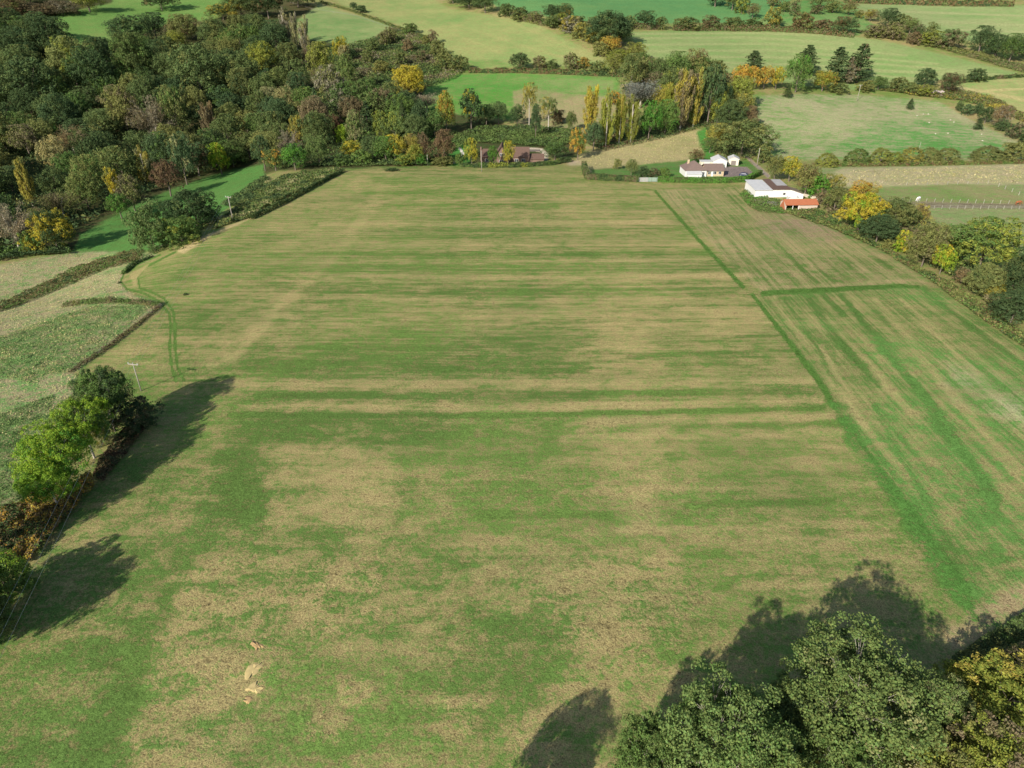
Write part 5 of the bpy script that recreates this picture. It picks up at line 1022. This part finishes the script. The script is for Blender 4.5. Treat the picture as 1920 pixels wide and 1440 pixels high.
# ------------------------------------------------------------------ sandy spoil thrown out on the meadow
SAND = simple('dug_out_sand', (.50,.39,.17), .95, .12, 1.8, bump=.5); SAND2 = simple('dug_out_red_sand', (.43,.29,.13), .95, .12, 1.8, bump=.5)
def spoil(pts, h, label, mat):
    W = np.array([G(*p)[:2] for p in pts]); W = np.vstack([[W[i]+(W[(i+1) % len(W)]-W[i])*t+R.normal(0, .05, 2) for t in (0, .25, .5, .75)] for i in range(len(W))]); c = W.mean(0); z0 = float(hz(*c)); V = []; F_ = []; n = len(W)
    V.append((0, 0, h*.4)); 
    for k, f in enumerate((.45, .8, 1.0)):
        for i in range(n):
            j = W[i]-c; V.append((j[0]*f+R.normal(0, .03), j[1]*f+R.normal(0, .03), h*.35*(1-f**2)*R.uniform(.6, 1.3)+(.012 if f < 1 else -.04)))
    for i in range(n):
        q = (i+1) % n; F_.append((0, 1+i, 1+q))
        for k in range(2): a = 1+k*n; F_.append((a+i, a+n+i, a+n+q, a+q))
    m = MB(); m.V = V; m.F = F_; o = m.build('spoil_heap', mat, None, True); o.location = (c[0], c[1], z0); tag(o, label, 'soil heap')
spoil([(457,1276),(458,1262),(463,1249),(478,1243),(488,1242),(495,1236),(496,1240),(490,1252),(480,1266),(468,1272),(461,1277)], .18, 'largest pale yellow fan of dug-out sand on the meadow', SAND)
spoil([(468,1208),(473,1201),(481,1202),(484,1207),(494,1208),(502,1216),(492,1213),(485,1215),(481,1222),(476,1216)], .10, 'topmost small orange-tan fan of dug-out sand', SAND2)
spoil([(457,1296),(470,1281),(483,1274),(478,1284),(485,1280),(489,1287),(496,1290),(490,1296),(484,1303),(478,1301),(470,1296),(464,1297)], .14, 'yellow leaf-shaped sand fan just below the largest one', SAND)
spoil([(455,1313),(462,1305),(470,1304),(474,1310),(468,1318),(462,1323)], .10, 'lowest reddish tan sand patch of the row', SAND2)
for (px, py, wd, lb) in ((348,553,9,'tiny dark green tuft left alone in the mown meadow near the ruts'),(735,320,26,'flat dark nettle patch at the far top edge of the mown meadow'),(225,531,8,'small dark tuft beside the gateway in the rough meadow')):
    x, y, z, t = G(px, py); wm = wd*t/F; plant(x, y, wm, wm*(.5 if wd < 20 else .16), 'bush', 'dark', lb, None, 0, None, px, py, name='weed_patch', cat='plant')

# ------------------------------------------------------------------ long grass tussocks (uncountable)
def tussocks(pts, n, h, cols, seedn, lump=.25, thr=0.0, size=.3):
    W = world_poly(pts); lo, hi = W.min(0), W.max(0); c = R.uniform(lo, hi, (int(n*3), 2)); c = c[inpoly(c[:, 0], c[:, 1], W)][:n]; x, y = c.T
    v = vnoise(x*lump, y*lump, seedn, 4); keep = v > thr; x, y, v = x[keep], y[keep], v[keep]; m = len(x)
    nz = vnoise(x*.9, y*.9, seedn+5, 2); hh = h*(.35+1.2*nz)*R.uniform(.6, 1.2, m)
    C = np.c_[x, y, hz(x, y)+hh*.45]; al = np.c_[R.normal(.25, .45, m), R.normal(.1, .4, m), np.ones(m)]; Nn = np.c_[R.normal(0, .8, (m, 2)), R.normal(1.2, .4, m)]
    cc = np.array([C_[q][0] if isinstance(q, str) else q for q in cols]); k = (np.clip((v-.25)*2+R.normal(0, .12, m), 0, .999)*len(cc)).astype(int)
    me = leaf_mesh('long_grass', C, Nn, size*hh/h*R.uniform(.7, 1.3, m), .45, np.c_[cc[k]*R.uniform(.7, 1.25, (m, 1)), np.ones(m)], along=al); me.materials.append(MM)
    o = link('long_grass', me); tag(o, kind='stuff')
ST = (.53,.47,.22); ST2 = (.40,.38,.16); GG = (.17,.25,.085); GD = (.12,.21,.06)
tussocks([(-200,560),(-10,500),(130,476),(268,478),(225,520),(222,535),(298,570),(240,612),(150,690),(125,760),(20,860),(-10,950),(-60,1000),(-250,1000)], 50000, .3, [GG, ST, ST, ST2, ST, ST, GG], 3, size=.13)
tussocks([(60,610),(170,575),(285,574),(225,625),(145,685),(60,720),(-20,700),(-30,640)], 20000, .3, [GG, GG, GD, ST2], 13, size=.13)
tussocks([(-60,800),(100,740),(90,900),(0,960),(-60,1000)], 20000, .3, [GD, GG, GG], 15, size=.12)
tussocks([(1600,320),(1930,310),(1990,312),(1990,345),(1820,343),(1620,350),(1560,340)], 7000, .45, [ST, ST, (.48,.40,.25), ST2], 5, size=.25)
tussocks([(1080,306),(1092,290),(1200,264),(1306,245),(1322,285),(1288,299),(1190,310),(1112,316)], 7000, .35, [ST, ST2, ST, ST], 7, size=.2)

# ------------------------------------------------------------------ labels: colour, shape and the nearest landmark
DIRS = ['right of', 'above and right of', 'above', 'above and left of', 'left of', 'below and left of', 'below', 'below and right of']
ORD = ['', 'second ', 'third ', 'fourth ', 'fifth ', 'sixth ', 'seventh ', 'eighth ', 'ninth ', 'tenth ', 'eleventh ', 'twelfth ']
taken = {}; todo = []
LM = {}
for ph, mx, my in MARKS:
    best = min((p for p in PLACED if p[5] is None), key=lambda p: math.hypot(p[1]-mx, p[2]-my))
    if math.hypot(best[1]-mx, best[2]-my) < 14 and ('tree' in ph or 'oak' in ph or 'poplar' in ph or 'evergreen' in ph) and 'row' not in ph and 'three' not in ph and 'pair' not in ph and 'trees' not in ph and 'evergreens' not in ph and ph not in LM:
        best[5] = ph.replace('the ', '', 1) if len(ph.split()) > 4 else ph+' in the picture'; best[0]['label'] = best[5][:1]+best[5][1:]; LM[ph] = best
for p in PLACED:
    if p[5]: p[0]['label'] = p[5]; taken[p[5]] = 1; continue
    ph, mx, my = min(MARKS, key=lambda m: math.hypot(p[1]-m[1], (p[2]-m[2])*1.3) if LM.get(m[0]) is not p else 1e9)
    a = math.degrees(math.atan2(-(p[2]-my), p[1]-mx)) % 360; d = DIRS[int((a+22.5)//45) % 8]
    noun = 'shrub' if p[0]['category'] == 'shrub' else 'tree'; sh = SHAPE[p[4]]
    if noun == 'shrub': sh = 'low'
    if sh.endswith('evergreen'): noun = ''
    col = C_[p[3]][1]+(' and '+C_[p[6]][1] if p[6] and p[6] != p[3] and C_[p[6]][1] != C_[p[3]][1] and len(ph.split())+len(d.split()) < 9 else '')
    key = (f"{col} {sh} {noun}".strip(), d, ph); todo.append((key, math.hypot(p[1]-mx, p[2]-my), p))
grp = {}
for k, dist, p in todo: grp.setdefault(k, []).append((dist, p))
for (head, d, ph), L in grp.items():
    L.sort(key=lambda t: t[0])
    for i, (_, p) in enumerate(L):
        o = ORD[i] if i < len(ORD) else 'farthest '
        if len(L) > 1 and i == 0: o = 'nearest '
        s = f"{o}{head} {d} {ph}"; wds = s.split()
        if len(wds) > 16: s = s.replace(' and ', ' ', 1) if ' and ' in head else s
        p[0]['label'] = ' '.join(s.split()[:16])
seen = {}
for p in PLACED:
    l = p[0]['label']; seen[l] = seen.get(l, 0)+1
